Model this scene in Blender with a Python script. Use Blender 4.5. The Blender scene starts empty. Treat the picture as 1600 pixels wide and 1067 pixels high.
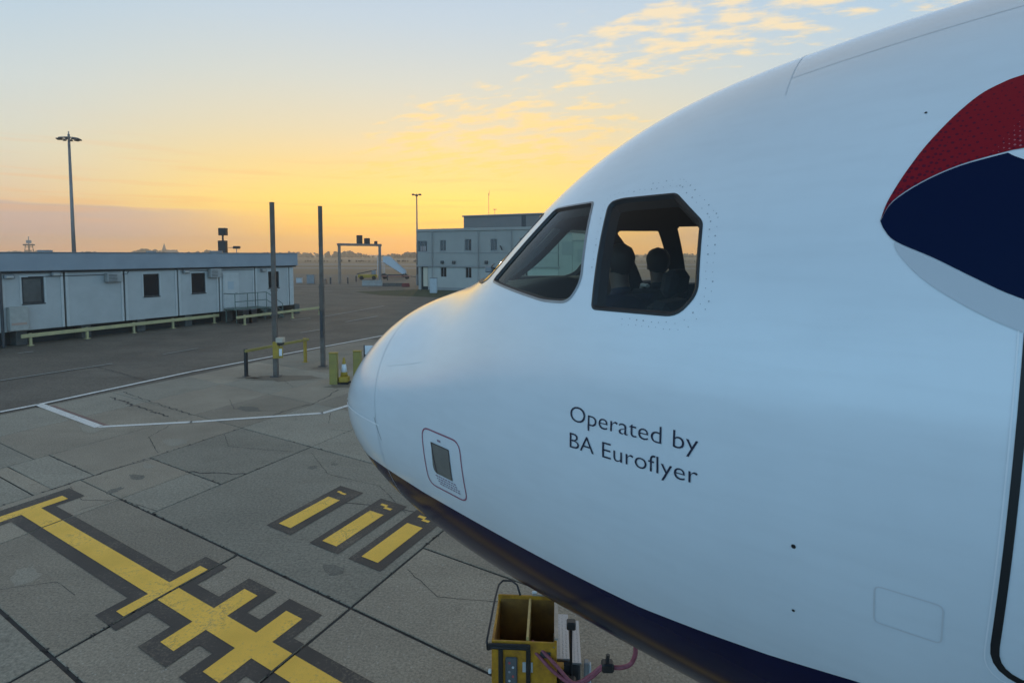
import bpy, bmesh, math, random
from mathutils import Vector, Matrix
from mathutils.geometry import delaunay_2d_cdt, tessellate_polygon
random.seed(7)
sc = bpy.context.scene
COL = sc.collection
R = math.radians

# ------------------------------------------------------------------ camera
EYE = 4.574                      # eye height on the boarding stairs
FOC, PCX, PCY, HOR = 954.3, 800.0, 459.55, 398.0
PITCH = math.atan((PCY - HOR) / FOC)
cam = bpy.data.cameras.new('camera')
camo = bpy.data.objects.new('camera', cam)
COL.objects.link(camo)
camo.location = (0, 0, EYE)
camo.rotation_euler = (R(90) - PITCH, 0, 0)
cam.sensor_width = 36
cam.lens = FOC * 36 / 1600
cam.shift_y = (PCY - 533.5) / 1600
cam.clip_start = 0.05
cam.clip_end = 20000
sc.camera = camo

# ------------------------------------------------------------------ world, sun, exposure
SUN_AZ, SUN_EL = R(-5), R(1.2)   # azimuth measured from +Y towards +X
world = bpy.data.worlds.new('World')
sc.world = world
world.use_nodes = True


def build_world():
    nt = world.node_tree
    N, L = nt.nodes, nt.links
    bg = N['Background']

    def math_(op, a, b=None, c=None, clamp=False):
        n = N.new('ShaderNodeMath'); n.operation = op; n.use_clamp = clamp
        for i, v in enumerate((a, b, c)):
            if v is None: continue
            if isinstance(v, (int, float)): n.inputs[i].default_value = v
            else: L.new(v, n.inputs[i])
        return n.outputs[0]

    def sstep(v, a, b):
        n = N.new('ShaderNodeMapRange'); n.interpolation_type = 'SMOOTHSTEP'
        L.new(v, n.inputs['Value'])
        n.inputs['From Min'].default_value = a; n.inputs['From Max'].default_value = b
        return n.outputs['Result']

    def mix(f, a, b, mode='MIX'):
        n = N.new('ShaderNodeMix'); n.data_type = 'RGBA'; n.blend_type = mode
        if isinstance(f, (int, float)): n.inputs[0].default_value = f
        else: L.new(f, n.inputs[0])
        for i, v in ((6, a), (7, b)):
            if isinstance(v, tuple): n.inputs[i].default_value = (*v, 1)
            else: L.new(v, n.inputs[i])
        return n.outputs[2]

    def ramp(fac, stops):
        n = N.new('ShaderNodeValToRGB'); el = n.color_ramp.elements
        n.color_ramp.interpolation = 'B_SPLINE' if False else 'LINEAR'
        while len(el) < len(stops): el.new(0.5)
        for e, (deg, c) in zip(el, stops):
            e.position = math.sqrt(math.sin(R(deg))); e.color = (*c, 1)
        L.new(fac, n.inputs[0]); return n.outputs[0]

    geo = N.new('ShaderNodeTexCoord')
    sep = N.new('ShaderNodeSeparateXYZ'); L.new(geo.outputs['Generated'], sep.inputs[0])
    X, Y, Z = sep.outputs
    up = math_('MAXIMUM', Z, 0.0)
    fac = math_('SQRT', up)
    hl = math_('MAXIMUM', math_('SQRT', math_('ADD', math_('MULTIPLY', X, X), math_('MULTIPLY', Y, Y))), 1e-4)
    sx, sy = math.sin(SUN_AZ), math.cos(SUN_AZ)
    caz = math_('DIVIDE', math_('ADD', math_('MULTIPLY', X, sx), math_('MULTIPLY', Y, sy)), hl)
    side = math_('DIVIDE', math_('SUBTRACT', math_('MULTIPLY', X, sy), math_('MULTIPLY', Y, sx)), hl)
    zen = (.26, .265, .28)
    sunw = ramp(fac, [(0, (1.06, .50, .07)), (2, (1.16, .66, .09)), (5, (1.18, .80, .16)), (8, (1.00, .73, .28)),
                      (11, (.84, .72, .46)), (15, (.70, .71, .62)), (20, (.57, .67, .74)), (25, (.48, .62, .78)), (45, (.42, .41, .39)), (90, zen)])
    midw = ramp(fac, [(0, (.82, .41, .25)), (2, (.86, .50, .28)), (4.5, (.80, .60, .40)), (8, (.73, .70, .56)),
                      (13, (.62, .69, .69)), (19, (.48, .63, .76)), (25, (.40, .57, .78)), (45, (.38, .39, .40)), (90, zen)])
    oppw = ramp(fac, [(0, (.66, 1.27, 1.84)), (10, (.67, 1.29, 1.87)), (20, (.53, 1.00, 1.45)), (36, (.20, .37, .57)),
                      (60, (.21, .27, .35)), (90, zen)])
    sky = mix(sstep(caz, .80, .995), midw, sunw)
    sky = mix(sstep(caz, .55, -.35), sky, oppw)
    # low mauve stratus bank away from the sun
    cmb = N.new('ShaderNodeCombineXYZ'); L.new(side, cmb.inputs[0]); L.new(Z, cmb.inputs[1]); L.new(caz, cmb.inputs[2])
    mp = N.new('ShaderNodeMapping'); L.new(cmb.outputs[0], mp.inputs[0]); mp.inputs['Scale'].default_value = (7, 60, 7)
    nz = N.new('ShaderNodeTexNoise'); L.new(mp.outputs[0], nz.inputs[0]); nz.inputs['Scale'].default_value = 1.0; nz.inputs['Detail'].default_value = 3
    top = math_('ADD', .066, math_('MULTIPLY', math_('SUBTRACT', nz.outputs[0], .5), .035))
    bank = math_('MULTIPLY', sstep(math_('SUBTRACT', top, Z), -.004, .008), sstep(math_('ABSOLUTE', side), .22, .5))
    bank = math_('MULTIPLY', bank, sstep(Z, 0.0, .035))
    bank = math_('MULTIPLY', bank, sstep(caz, -.2, .4))
    sky = mix(math_('MULTIPLY', bank, .75), sky, (.53, .41, .41))
    # thin orange streaks low down
    mp2 = N.new('ShaderNodeMapping'); L.new(cmb.outputs[0], mp2.inputs[0]); mp2.inputs['Scale'].default_value = (3.0, 55, 3.0)
    nz2 = N.new('ShaderNodeTexNoise'); L.new(mp2.outputs[0], nz2.inputs[0]); nz2.inputs['Scale'].default_value = 1.6; nz2.inputs['Detail'].default_value = 2
    st = math_('MULTIPLY', sstep(nz2.outputs[0], .52, .72), math_('MULTIPLY', sstep(Z, .20, .08), sstep(caz, .3, .9)))
    sky = mix(math_('MULTIPLY', st, .30), sky, (.92, .46, .14))
    # broken altocumulus lit from below, on a cloud plane
    zz = math_('ADD', up, .25)
    qx, qy = math_('DIVIDE', X, zz), math_('DIVIDE', Y, zz)
    q = N.new('ShaderNodeCombineXYZ'); L.new(qx, q.inputs[0]); L.new(qy, q.inputs[1])

    def patch(cx, cy, ang, ra, rb):
        ca, sa = math.cos(ang), math.sin(ang)
        dx, dy = math_('SUBTRACT', qx, cx), math_('SUBTRACT', qy, cy)
        a = math_('DIVIDE', math_('ADD', math_('MULTIPLY', dx, ca), math_('MULTIPLY', dy, sa)), ra)
        b = math_('DIVIDE', math_('SUBTRACT', math_('MULTIPLY', dy, ca), math_('MULTIPLY', dx, sa)), rb)
        d = math_('ADD', math_('MULTIPLY', a, a), math_('MULTIPLY', b, b))
        return sstep(d, 1.0, 0.1)
    m = math_('MAXIMUM', patch(.42, 1.63, R(-29), .66, .25), patch(-.06, 2.30, R(-24), .72, .52))
    m = math_('MAXIMUM', m, math_('MULTIPLY', patch(-.45, 2.52, R(-15), .45, .16), .8))
    m = math_('MAXIMUM', m, math_('MULTIPLY', patch(1.1, 1.15, R(-25), .7, .3), .9))
    big = N.new('ShaderNodeTexNoise'); L.new(q.outputs[0], big.inputs[0]); big.inputs['Scale'].default_value = .9; big.inputs['Detail'].default_value = 2
    m = math_('MAXIMUM', m, math_('MULTIPLY', sstep(big.outputs[0], .60, .80), .5))
    mp3 = N.new('ShaderNodeMapping'); mp3.vector_type = 'TEXTURE'; L.new(q.outputs[0], mp3.inputs[0]); mp3.inputs['Scale'].default_value = (1 / 6.5, 1 / 15.0, 1); mp3.inputs['Rotation'].default_value = (0, 0, R(-16))
    nz3 = N.new('ShaderNodeTexNoise'); L.new(mp3.outputs[0], nz3.inputs[0]); nz3.inputs['Scale'].default_value = 1.35; nz3.inputs['Detail'].default_value = 4; nz3.inputs['Roughness'].default_value = .58; nz3.inputs['Distortion'].default_value = 0
    cl = sstep(math_('ADD', nz3.outputs[0], math_('MULTIPLY', math_('SUBTRACT', m, 1.0), .26)), .38, .62)
    cl = math_('MULTIPLY', cl, math_('MULTIPLY', sstep(Z, .05, .12), sstep(m, .02, .45)))
    warm = sstep(Z, .36, .10)
    ccol = mix(warm, (1.0, .80, .50), (1.08, .72, .17))
    ccol = mix(sstep(caz, .2, -.5), ccol, (.50, .48, .55))
    sky = mix(math_('MULTIPLY', cl, .86), sky, ccol)
    ns = N.new('ShaderNodeTexSky'); ns.sky_type = 'NISHITA'; ns.sun_disc = False
    ns.sun_elevation = SUN_EL; ns.sun_rotation = SUN_AZ
    ns.dust_density = 1.0; ns.ozone_density = 2.0
    nis = mix(1.0, ns.outputs[0], (.03, .03, .03), 'MULTIPLY')
    tot = mix(1.0, sky, nis, 'ADD')
    L.new(tot, bg.inputs[0])
    bg.inputs[1].default_value = 1.0


build_world()
sl = bpy.data.lights.new('sun', 'SUN')
sl.energy = 1.2; sl.angle = R(3); sl.color = (1, .66, .34)
slo = bpy.data.objects.new('sun', sl)
COL.objects.link(slo)
sd = Vector((math.sin(SUN_AZ) * math.cos(SUN_EL), math.cos(SUN_AZ) * math.cos(SUN_EL), math.sin(SUN_EL)))
slo.rotation_euler = (-sd).to_track_quat('-Z', 'Y').to_euler()
slo.location = (0, 60, 60)
vs = sc.view_settings
vs.view_transform = 'Standard'; vs.look = 'None'; vs.exposure = 0; vs.gamma = 1; vs.use_curve_mapping = False
world.cycles.sampling_method = 'MANUAL'; world.cycles.sample_map_resolution = 256
sc.cycles.max_bounces = 5; sc.cycles.diffuse_bounces = 2; sc.cycles.glossy_bounces = 3
sc.cycles.use_adaptive_sampling = True; sc.cycles.adaptive_threshold = .025
sc.cycles.transparent_max_bounces = 16
sc.cycles.volume_bounces = 1


# ------------------------------------------------------------------ survey helpers (points of the place, in metres)
def ray(px, py):
    a, b = (px - PCX) / FOC, (py - PCY) / FOC
    return Vector((a, math.cos(PITCH) - b * math.sin(PITCH), -math.sin(PITCH) - b * math.cos(PITCH)))


def G(px, py, z=0.0):
    d = ray(px, py); t = (z - EYE) / d.z
    return Vector((d.x * t, d.y * t, z))


def AT(px, py, Y):
    d = ray(px, py); t = Y / d.y
    return Vector((d.x * t, Y, EYE + d.z * t))


# ------------------------------------------------------------------ materials
MATS = {}


def mat(name, col, rough=.6, metal=0.0, var=0.0, vscale=3.0, col2=None, bump=0.0, bscale=40.0, coat=0.0, detail=6, spec=None, rand=0.0, emit=None):
    """Principled material with two-tone noise colour, fine bump and optional per-object variation."""
    if name in MATS: return MATS[name]
    m = bpy.data.materials.new(name); m.use_nodes = True
    nt = m.node_tree; N, L = nt.nodes, nt.links
    b = N['Principled BSDF']
    b.inputs['Base Color'].default_value = (*col, 1)
    b.inputs['Roughness'].default_value = rough
    b.inputs['Metallic'].default_value = metal
    if spec is not None: b.inputs['Specular IOR Level'].default_value = spec
    if coat: b.inputs['Coat Weight'].default_value = coat; b.inputs['Coat Roughness'].default_value = .14
    tc = N.new('ShaderNodeTexCoord')
    out = None
    if var or col2:
        nz = N.new('ShaderNodeTexNoise'); L.new(tc.outputs['Object'], nz.inputs[0])
        nz.inputs['Scale'].default_value = vscale; nz.inputs['Detail'].default_value = detail; nz.inputs['Roughness'].default_value = .62
        r = N.new('ShaderNodeMapRange'); L.new(nz.outputs[0], r.inputs[0]); r.inputs[1].default_value = .32; r.inputs[2].default_value = .68
        mx = N.new('ShaderNodeMix'); mx.data_type = 'RGBA'; L.new(r.outputs[0], mx.inputs[0])
        c2 = col2 if col2 else tuple(c * (1 - var) for c in col)
        mx.inputs[6].default_value = (*col, 1); mx.inputs[7].default_value = (*c2, 1)
        out = mx.outputs[2]
    if rand:
        oi = N.new('ShaderNodeObjectInfo')
        r = N.new('ShaderNodeMapRange'); L.new(oi.outputs['Random'], r.inputs[0]); r.inputs[3].default_value = 1 - rand; r.inputs[4].default_value = 1 + rand
        mm = N.new('ShaderNodeVectorMath'); mm.operation = 'SCALE'
        if out: L.new(out, mm.inputs[0])
        else: mm.inputs[0].default_value = col
        L.new(r.outputs[0], mm.inputs['Scale']); out = mm.outputs[0]
    if out: L.new(out, b.inputs['Base Color'])
    if bump:
        n2 = N.new('ShaderNodeTexNoise'); L.new(tc.outputs['Object'], n2.inputs[0]); n2.inputs['Scale'].default_value = bscale; n2.inputs['Detail'].default_value = 4
        bp = N.new('ShaderNodeBump'); bp.inputs['Strength'].default_value = bump; bp.inputs['Distance'].default_value = .02
        L.new(n2.outputs[0], bp.inputs['Height']); L.new(bp.outputs[0], b.inputs['Normal'])
    if emit: b.inputs['Emission Color'].default_value = (*emit[0], 1); b.inputs['Emission Strength'].default_value = emit[1]
    MATS[name] = m
    return m


def pavement(name, c1, c2, speck, rough, grain, rand=.0, streak=.0):
    """Worn concrete / asphalt: broad mottling, stains, aggregate specks, directional scuffs."""
    m = bpy.data.materials.new(name); m.use_nodes = True
    nt = m.node_tree; N, L = nt.nodes, nt.links; b = N['Principled BSDF']
    geo = N.new('ShaderNodeNewGeometry')

    def noise(scale, det, rough_=.6, sc3=None):
        nz = N.new('ShaderNodeTexNoise'); nz.inputs['Scale'].default_value = scale; nz.inputs['Detail'].default_value = det; nz.inputs['Roughness'].default_value = rough_
        if sc3:
            mp = N.new('ShaderNodeMapping'); mp.inputs['Scale'].default_value = sc3; mp.inputs['Rotation'].default_value = (0, 0, R(33))
            L.new(geo.outputs['Position'], mp.inputs[0]); L.new(mp.outputs[0], nz.inputs[0])
        else: L.new(geo.outputs['Position'], nz.inputs[0])
        return nz.outputs[0]

    def rng(v, a, b_, c=0.0, d=1.0):
        r = N.new('ShaderNodeMapRange'); L.new(v, r.inputs[0])
        for i, x in enumerate((a, b_, c, d)): r.inputs[i + 1].default_value = x
        return r.outputs[0]

    def mixc(f, a, b_, mode='MIX'):
        n = N.new('ShaderNodeMix'); n.data_type = 'RGBA'; n.blend_type = mode
        if isinstance(f, float): n.inputs[0].default_value = f
        else: L.new(f, n.inputs[0])
        for i, v in ((6, a), (7, b_)):
            if isinstance(v, tuple): n.inputs[i].default_value = (*v, 1)
            else: L.new(v, n.inputs[i])
        return n.outputs[2]
    col = mixc(rng(noise(.35, 6), .35, .65), c1, c2)
    dark = tuple(x * .62 for x in c1)
    col = mixc(rng(noise(.16, 5, .7), .54, .70, 0, .65), col, dark)                 # broad stains
    if streak: col = mixc(rng(noise(1.0, 4, .6, (.10, 1.3, 1)), .5, .75, 0, streak), col, dark)
    col = mixc(rng(noise(3.2, 5, .7), .58, .68, 0, .5), col, dark)                 # small oil marks
    col = mixc(rng(noise(grain, 3, .8), .36, .64), mixc(1.0, col, (.70, .70, .70), 'MULTIPLY'), mixc(1.0, col, (1.28, 1.28, 1.26), 'MULTIPLY'))
    if speck:
        v = N.new('ShaderNodeTexVoronoi'); v.inputs['Scale'].default_value = grain * .45; L.new(geo.outputs['Position'], v.inputs[0])
        col = mixc(rng(v.outputs['Distance'], .05, .16, speck, 0), col, (.52, .51, .47))
    if rand:
        oi = N.new('ShaderNodeObjectInfo'); mm = N.new('ShaderNodeVectorMath'); mm.operation = 'SCALE'
        L.new(col, mm.inputs[0]); L.new(rng(oi.outputs['Random'], 0, 1, 1 - rand, 1 + rand), mm.inputs['Scale']); col = mm.outputs[0]
    L.new(col, b.inputs['Base Color'])
    b.inputs['Roughness'].default_value = rough
    b.inputs['Specular IOR Level'].default_value = .3
    bp = N.new('ShaderNodeBump'); bp.inputs['Strength'].default_value = .25; bp.inputs['Distance'].default_value = .01
    L.new(noise(grain * .7, 3, .7), bp.inputs['Height']); L.new(bp.outputs[0], b.inputs['Normal'])
    MATS[name] = m
    return m


def worn_paint(name, col, under, wear):
    m = bpy.data.materials.new(name); m.use_nodes = True
    nt = m.node_tree; N, L = nt.nodes, nt.links; b = N['Principled BSDF']
    geo = N.new('ShaderNodeNewGeometry')
    n1 = N.new('ShaderNodeTexNoise'); n1.inputs['Scale'].default_value = 26; n1.inputs['Detail'].default_value = 6; n1.inputs['Roughness'].default_value = .75; L.new(geo.outputs['Position'], n1.inputs[0])
    n2 = N.new('ShaderNodeTexNoise'); n2.inputs['Scale'].default_value = 1.4; n2.inputs['Detail'].default_value = 4; L.new(geo.outputs['Position'], n2.inputs[0])
    ad = N.new('ShaderNodeMath'); ad.operation = 'MULTIPLY_ADD'; L.new(n2.outputs[0], ad.inputs[0]); ad.inputs[1].default_value = .5; L.new(n1.outputs[0], ad.inputs[2])
    r = N.new('ShaderNodeMapRange'); L.new(ad.outputs[0], r.inputs[0]); r.inputs[1].default_value = .78; r.inputs[2].default_value = .98; r.inputs[4].default_value = wear
    r2 = N.new('ShaderNodeMapRange'); L.new(n2.outputs[0], r2.inputs[0]); r2.inputs[1].default_value = .3; r2.inputs[2].default_value = .7; r2.inputs[3].default_value = .84; r2.inputs[4].default_value = 1.08
    mm = N.new('ShaderNodeVectorMath'); mm.operation = 'SCALE'; mm.inputs[0].default_value = col; L.new(r2.outputs[0], mm.inputs['Scale'])
    mx = N.new('ShaderNodeMix'); mx.data_type = 'RGBA'; L.new(r.outputs[0], mx.inputs[0]); L.new(mm.outputs[0], mx.inputs[6]); mx.inputs[7].default_value = (*under, 1)
    vo = N.new('ShaderNodeTexVoronoi'); vo.feature = 'DISTANCE_TO_EDGE'; vo.inputs['Scale'].default_value = 2.3
    dn = N.new('ShaderNodeMix'); dn.data_type = 'RGBA'; dn.blend_type = 'ADD'; dn.inputs[0].default_value = .25; L.new(geo.outputs['Position'], dn.inputs[6]); L.new(n1.outputs['Color'], dn.inputs[7]); L.new(dn.outputs[2], vo.inputs[0])
    cr = N.new('ShaderNodeMapRange'); L.new(vo.outputs['Distance'], cr.inputs[0]); cr.inputs[1].default_value = .004; cr.inputs[2].default_value = .014; cr.inputs[3].default_value = .75; cr.inputs[4].default_value = 0
    gate = N.new('ShaderNodeMapRange'); L.new(n2.outputs[0], gate.inputs[0]); gate.inputs[1].default_value = .48; gate.inputs[2].default_value = .56
    gm = N.new('ShaderNodeMath'); gm.operation = 'MULTIPLY'; L.new(cr.outputs[0], gm.inputs[0]); L.new(gate.outputs[0], gm.inputs[1])
    m3 = N.new('ShaderNodeMix'); m3.data_type = 'RGBA'; L.new(gm.outputs[0], m3.inputs[0]); L.new(mx.outputs[2], m3.inputs[6]); m3.inputs[7].default_value = (under[0] * .4, under[1] * .4, under[2] * .4, 1)
    L.new(m3.outputs[2], b.inputs['Base Color']); b.inputs['Roughness'].default_value = .7; b.inputs['Specular IOR Level'].default_value = .3
    MATS[name] = m
    return m


def glass(name, tint, rough=.02):
    m = bpy.data.materials.new(name); m.use_nodes = True
    nt = m.node_tree; N, L = nt.nodes, nt.links
    N.remove(N['Principled BSDF'])
    t = N.new('ShaderNodeBsdfTransparent'); t.inputs[0].default_value = (*tint, 1)
    g = N.new('ShaderNodeBsdfGlossy'); g.inputs['Roughness'].default_value = rough
    f = N.new('ShaderNodeFresnel'); gm = N.new('ShaderNodeNewGeometry'); mr = N.new('ShaderNodeMapRange'); mr.inputs[3].default_value = 1.33; mr.inputs[4].default_value = 1 / 1.33
    L.new(gm.outputs['Backfacing'], mr.inputs[0]); L.new(mr.outputs[0], f.inputs[0])
    x = N.new('ShaderNodeMixShader'); L.new(f.outputs[0], x.inputs[0]); L.new(t.outputs[0], x.inputs[1]); L.new(g.outputs[0], x.inputs[2])
    L.new(x.outputs[0], N['Material Output'].inputs[0])
    MATS[name] = m
    return m


def aircraft_white(m):
    """faint airflow streaks and grime over the white paint"""
    nt = m.node_tree; N, L = nt.nodes, nt.links; b = N['Principled BSDF']
    src = b.inputs['Base Color'].links[0].from_socket
    tc = N.new('ShaderNodeTexCoord'); mp = N.new('ShaderNodeMapping'); mp.inputs['Scale'].default_value = (.7, 5, 9); L.new(tc.outputs['Object'], mp.inputs[0])
    nz = N.new('ShaderNodeTexNoise'); nz.inputs['Scale'].default_value = 2.2; nz.inputs['Detail'].default_value = 4; L.new(mp.outputs[0], nz.inputs[0])
    r = N.new('ShaderNodeMapRange'); L.new(nz.outputs[0], r.inputs[0]); r.inputs[1].default_value = .45; r.inputs[2].default_value = .75; r.inputs[3].default_value = 1.0; r.inputs[4].default_value = .965
    mm = N.new('ShaderNodeVectorMath'); mm.operation = 'SCALE'; L.new(src, mm.inputs[0]); L.new(r.outputs[0], mm.inputs['Scale']); L.new(mm.outputs[0], b.inputs['Base Color'])
    n2 = N.new('ShaderNodeTexNoise'); n2.inputs['Scale'].default_value = 1.8; n2.inputs['Detail'].default_value = 2; L.new(tc.outputs['Object'], n2.inputs[0])
    bp = N.new('ShaderNodeBump'); bp.inputs['Strength'].default_value = .035; bp.inputs['Distance'].default_value = .05; L.new(n2.outputs[0], bp.inputs['Height']); L.new(bp.outputs[0], b.inputs['Normal']); L.new(bp.outputs[0], b.inputs['Coat Normal'])
    return m


white_paint = mat('white_aircraft_paint', (.77, .82, .86), .32, var=.06, vscale=1.6, coat=1.0)
aircraft_white(white_paint)
navy_paint = mat('navy_aircraft_paint', (.010, .012, .050), .16, var=.25, vscale=2.0, spec=.09)
concrete = pavement('concrete_slab', (.345, .297, .232), (.255, .219, .173), .55, .85, 30, rand=.14, streak=.5)
concrete_s = pavement('smooth_concrete', (.312, .284, .230), (.248, .226, .184), .25, .8, 22, rand=.12, streak=.45)
concrete_p = pavement('patched_concrete', (.365, .312, .243), (.275, .236, .186), .40, .85, 38, rand=.07, streak=.2)
asphalt = pavement('asphalt', (.182, .158, .128), (.130, .113, .093), .12, .85, 16, streak=.55)
sealant = mat('joint_sealant', (.022, .022, .024), .7, var=.4, vscale=8)
yellow_line = worn_paint('yellow_line_paint', (1.0, .60, .095), (.36, .27, .15), .75)
black_line = worn_paint('black_border_paint', (.075, .066, .060), (.24, .20, .15), .75)
white_line = worn_paint('white_line_paint', (.80, .78, .74), (.22, .22, .21), .85)
faded_line = worn_paint('faded_line_paint', (.32, .32, .30), (.17, .17, .16), .9)
red_line = worn_paint('red_line_paint', (.24, .15, .13), (.20, .17, .14), .9)
rubber = mat('black_rubber', (.012, .012, .013), .6)
black_metal = mat('black_metal', (.018, .018, .020), .45)
dark_grey = mat('dark_grey_metal', (.06, .06, .065), .5, var=.3)
mid_grey = mat('mid_grey_metal', (.25, .26, .27), .45, metal=.3, var=.2)
light_grey = mat('light_grey_metal', (.50, .51, .52), .4, var=.15)


# ------------------------------------------------------------------ mesh builder
class MB:
    def __init__(s): s.v = []; s.f = []; s.m = []; s.smooth = False
    def add(s, vs, fs, mi=0):
        o = len(s.v); s.v += [tuple(v) for v in vs]
        for f in fs: s.f.append(tuple(i + o for i in f)); s.m.append(mi)
        return s
    def box(s, x0, x1, y0, y1, z0, z1, mi=0, M=None):
        vs = [Vector((x, y, z)) for z in (z0, z1) for y in (y0, y1) for x in (x0, x1)]
        if M: vs = [M @ v for v in vs]
        return s.add(vs, [(0, 2, 3, 1), (4, 5, 7, 6), (0, 1, 5, 4), (2, 6, 7, 3), (0, 4, 6, 2), (1, 3, 7, 5)], mi)
    def bevbox(s, x0, x1, y0, y1, z0, z1, b=.01, mi=0, M=None):
        bm = bmesh.new(); bmesh.ops.create_cube(bm, size=1)
        for v in bm.verts: v.co = Vector(((x0 + x1) / 2 + v.co.x * (x1 - x0), (y0 + y1) / 2 + v.co.y * (y1 - y0), (z0 + z1) / 2 + v.co.z * (z1 - z0)))
        bmesh.ops.bevel(bm, geom=bm.edges[:], offset=b, segments=1, affect='EDGES')
        bm.verts.index_update()
        vs = [v.co.copy() for v in bm.verts]; fs = [[v.index for v in f.verts] for f in bm.faces]; bm.free()
        if M: vs = [M @ v for v in vs]
        return s.add(vs, fs, mi)
    def tube(s, pts, rad, n=8, mi=0, caps=True):
        pts = [Vector(p) for p in pts]
        if not isinstance(rad, (list, tuple)): rad = [rad] * len(pts)
        rings = []; prev = None
        for i, p in enumerate(pts):
            t = (pts[min(i + 1, len(pts) - 1)] - pts[max(i - 1, 0)]).normalized()
            a = prev if prev is not None else (Vector((0, 0, 1)) if abs(t.z) < .9 else Vector((1, 0, 0)))
            u = (a - t * a.dot(t)).normalized(); w = t.cross(u); prev = u
            rings.append([p + (u * math.cos(k * 2 * math.pi / n) + w * math.sin(k * 2 * math.pi / n)) * rad[i] for k in range(n)])
        vs = [v for r in rings for v in r]; fs = []
        for i in range(len(pts) - 1):
            for k in range(n):
                a, b = i * n + k, i * n + (k + 1) % n
                fs.append((a, b, b + n, a + n))
        if caps: fs.append(tuple(range(n))[::-1]); fs.append(tuple(range((len(pts) - 1) * n, len(pts) * n)))
        return s.add(vs, fs, mi)
    def lathe(s, prof, n=16, mi=0, c=(0, 0, 0)):
        vs = []; fs = []
        for r, z in prof:
            for k in range(n): a = k * 2 * math.pi / n; vs.append((c[0] + r * math.cos(a), c[1] + r * math.sin(a), c[2] + z))
        for i in range(len(prof) - 1):
            for k in range(n):
                a, b = i * n + k, i * n + (k + 1) % n
                fs.append((a, b, b + n, a + n))
        fs.append(tuple(range(n))[::-1]); fs.append(tuple(range((len(prof) - 1) * n, len(prof) * n)))
        return s.add(vs, fs, mi)
    def prism(s, poly, z0, z1, mi=0, M=None):
        n = len(poly); vs = [Vector((x, y, z0)) for x, y in poly] + [Vector((x, y, z1)) for x, y in poly]
        if M: vs = [M @ v for v in vs]
        fs = [tuple(range(n))[::-1], tuple(range(n, 2 * n))] + [(i, (i + 1) % n, (i + 1) % n + n, i + n) for i in range(n)]
        return s.add(vs, fs, mi)
    def build(s, name, mats, parent=None, smooth=False, loc=None):
        me = bpy.data.meshes.new(name)
        me.from_pydata(s.v, [], s.f)
        for m in (mats if isinstance(mats, (list, tuple)) else [mats]): me.materials.append(m)
        me.polygons.foreach_set('material_index', s.m)
        if smooth or s.smooth: me.polygons.foreach_set('use_smooth', [True] * len(me.polygons))
        me.update()
        o = bpy.data.objects.new(name, me); COL.objects.link(o)
        if parent: o.parent = parent
        if loc: o.location = loc
        return o


def tag(o, label, cat=None, group=None, kind=None):
    if label: o['label'] = label
    if cat: o['category'] = cat
    if group: o['group'] = group
    if kind: o['kind'] = kind
    return o


def empty(name, loc, rz=0.0):
    o = bpy.data.objects.new(name, None); COL.objects.link(o)
    o.location = loc; o.rotation_euler = (0, 0, rz); o.empty_display_size = .3
    return o


def copy_tree(o, parent=None):
    c = o.copy(); COL.objects.link(c)
    if parent: c.parent = parent
    for ch in [x for x in bpy.data.objects if x.parent == o and x.name in KIDS.get(o.name, ())]: copy_tree(ch, c)
    return c


KIDS = {}

# ------------------------------------------------------------------ ground
def sheet(name, pts, z, m, parent=None, kind='structure', sub=0):
    mb = MB(); mb.add([(p[0], p[1], z) for p in pts], [tuple(range(len(pts)))])
    o = mb.build(name, m, parent)
    if kind: o['kind'] = kind
    return o


grass = mat('airfield_grass', (.15, .115, .065), .95, col2=(.20, .145, .09), vscale=.02, bump=.3, bscale=4)
verge = mat('verge_grass', (.035, .050, .018), .95, col2=(.055, .062, .025), vscale=2, bump=.5, bscale=25)
pale_tar = mat('weathered_tarmac', (.22, .20, .185), .9, var=.15, vscale=.1)
BIG = 9000
terrain = sheet('ground', [(-BIG, -BIG), (BIG, -BIG), (BIG, BIG), (-BIG, BIG)], -.05, grass)
tarmac = sheet('apron_tarmac', [(-140, -60), (140, -60), (140, 92), (40, 118), (-60, 150), (-140, 150)], -.022, asphalt)
tag(tarmac, 'dark worn tarmac apron between the parked airliner and the cabins')
runway = sheet('runway', [(-1500, 330), (1500, 205), (1500, 240), (-1500, 375)], -.045, pale_tar)
taxiway = sheet('taxiway', [(-900, 250), (700, 158), (700, 176), (-900, 270)], -.041, pale_tar)
perimeter = sheet('perimeter_road', [(-1500, 560), (1500, 470), (1500, 500), (-1500, 595)], -.045, pale_tar)
verge_o = sheet('grass_verge', [(-19.5, 75.5), (-15, 69.2), (-6.5, 64.6), (6, 59.5), (30, 52), (34, 66), (-8, 79), (-13, 80.6)], -.014, verge)

# joint grid of the stand: s along the painted centreline, t across it (joints run slightly skewed)
GA = R(-34); GE = Vector((math.cos(GA), math.sin(GA))); GN = Vector((-math.sin(GA), math.cos(GA))) - .19 * GE


def ST(s, t): return GE * s + GN * t


def clip_poly(poly, clip):
    out = poly
    for i in range(len(clip)):
        a, b = clip[i], clip[(i + 1) % len(clip)]
        inp, out = out, []
        if not inp: return []
        sd_ = lambda p: (b[0] - a[0]) * (p[1] - a[1]) - (b[1] - a[1]) * (p[0] - a[0])
        for j in range(len(inp)):
            p, q = inp[j], inp[(j + 1) % len(inp)]
            dp, dq = sd_(p), sd_(q)
            if dp >= 0: out.append(p)
            if dp * dq < 0:
                k = dp / (dp - dq); out.append((p[0] + (q[0] - p[0]) * k, p[1] + (q[1] - p[1]) * k))
    return out


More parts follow.
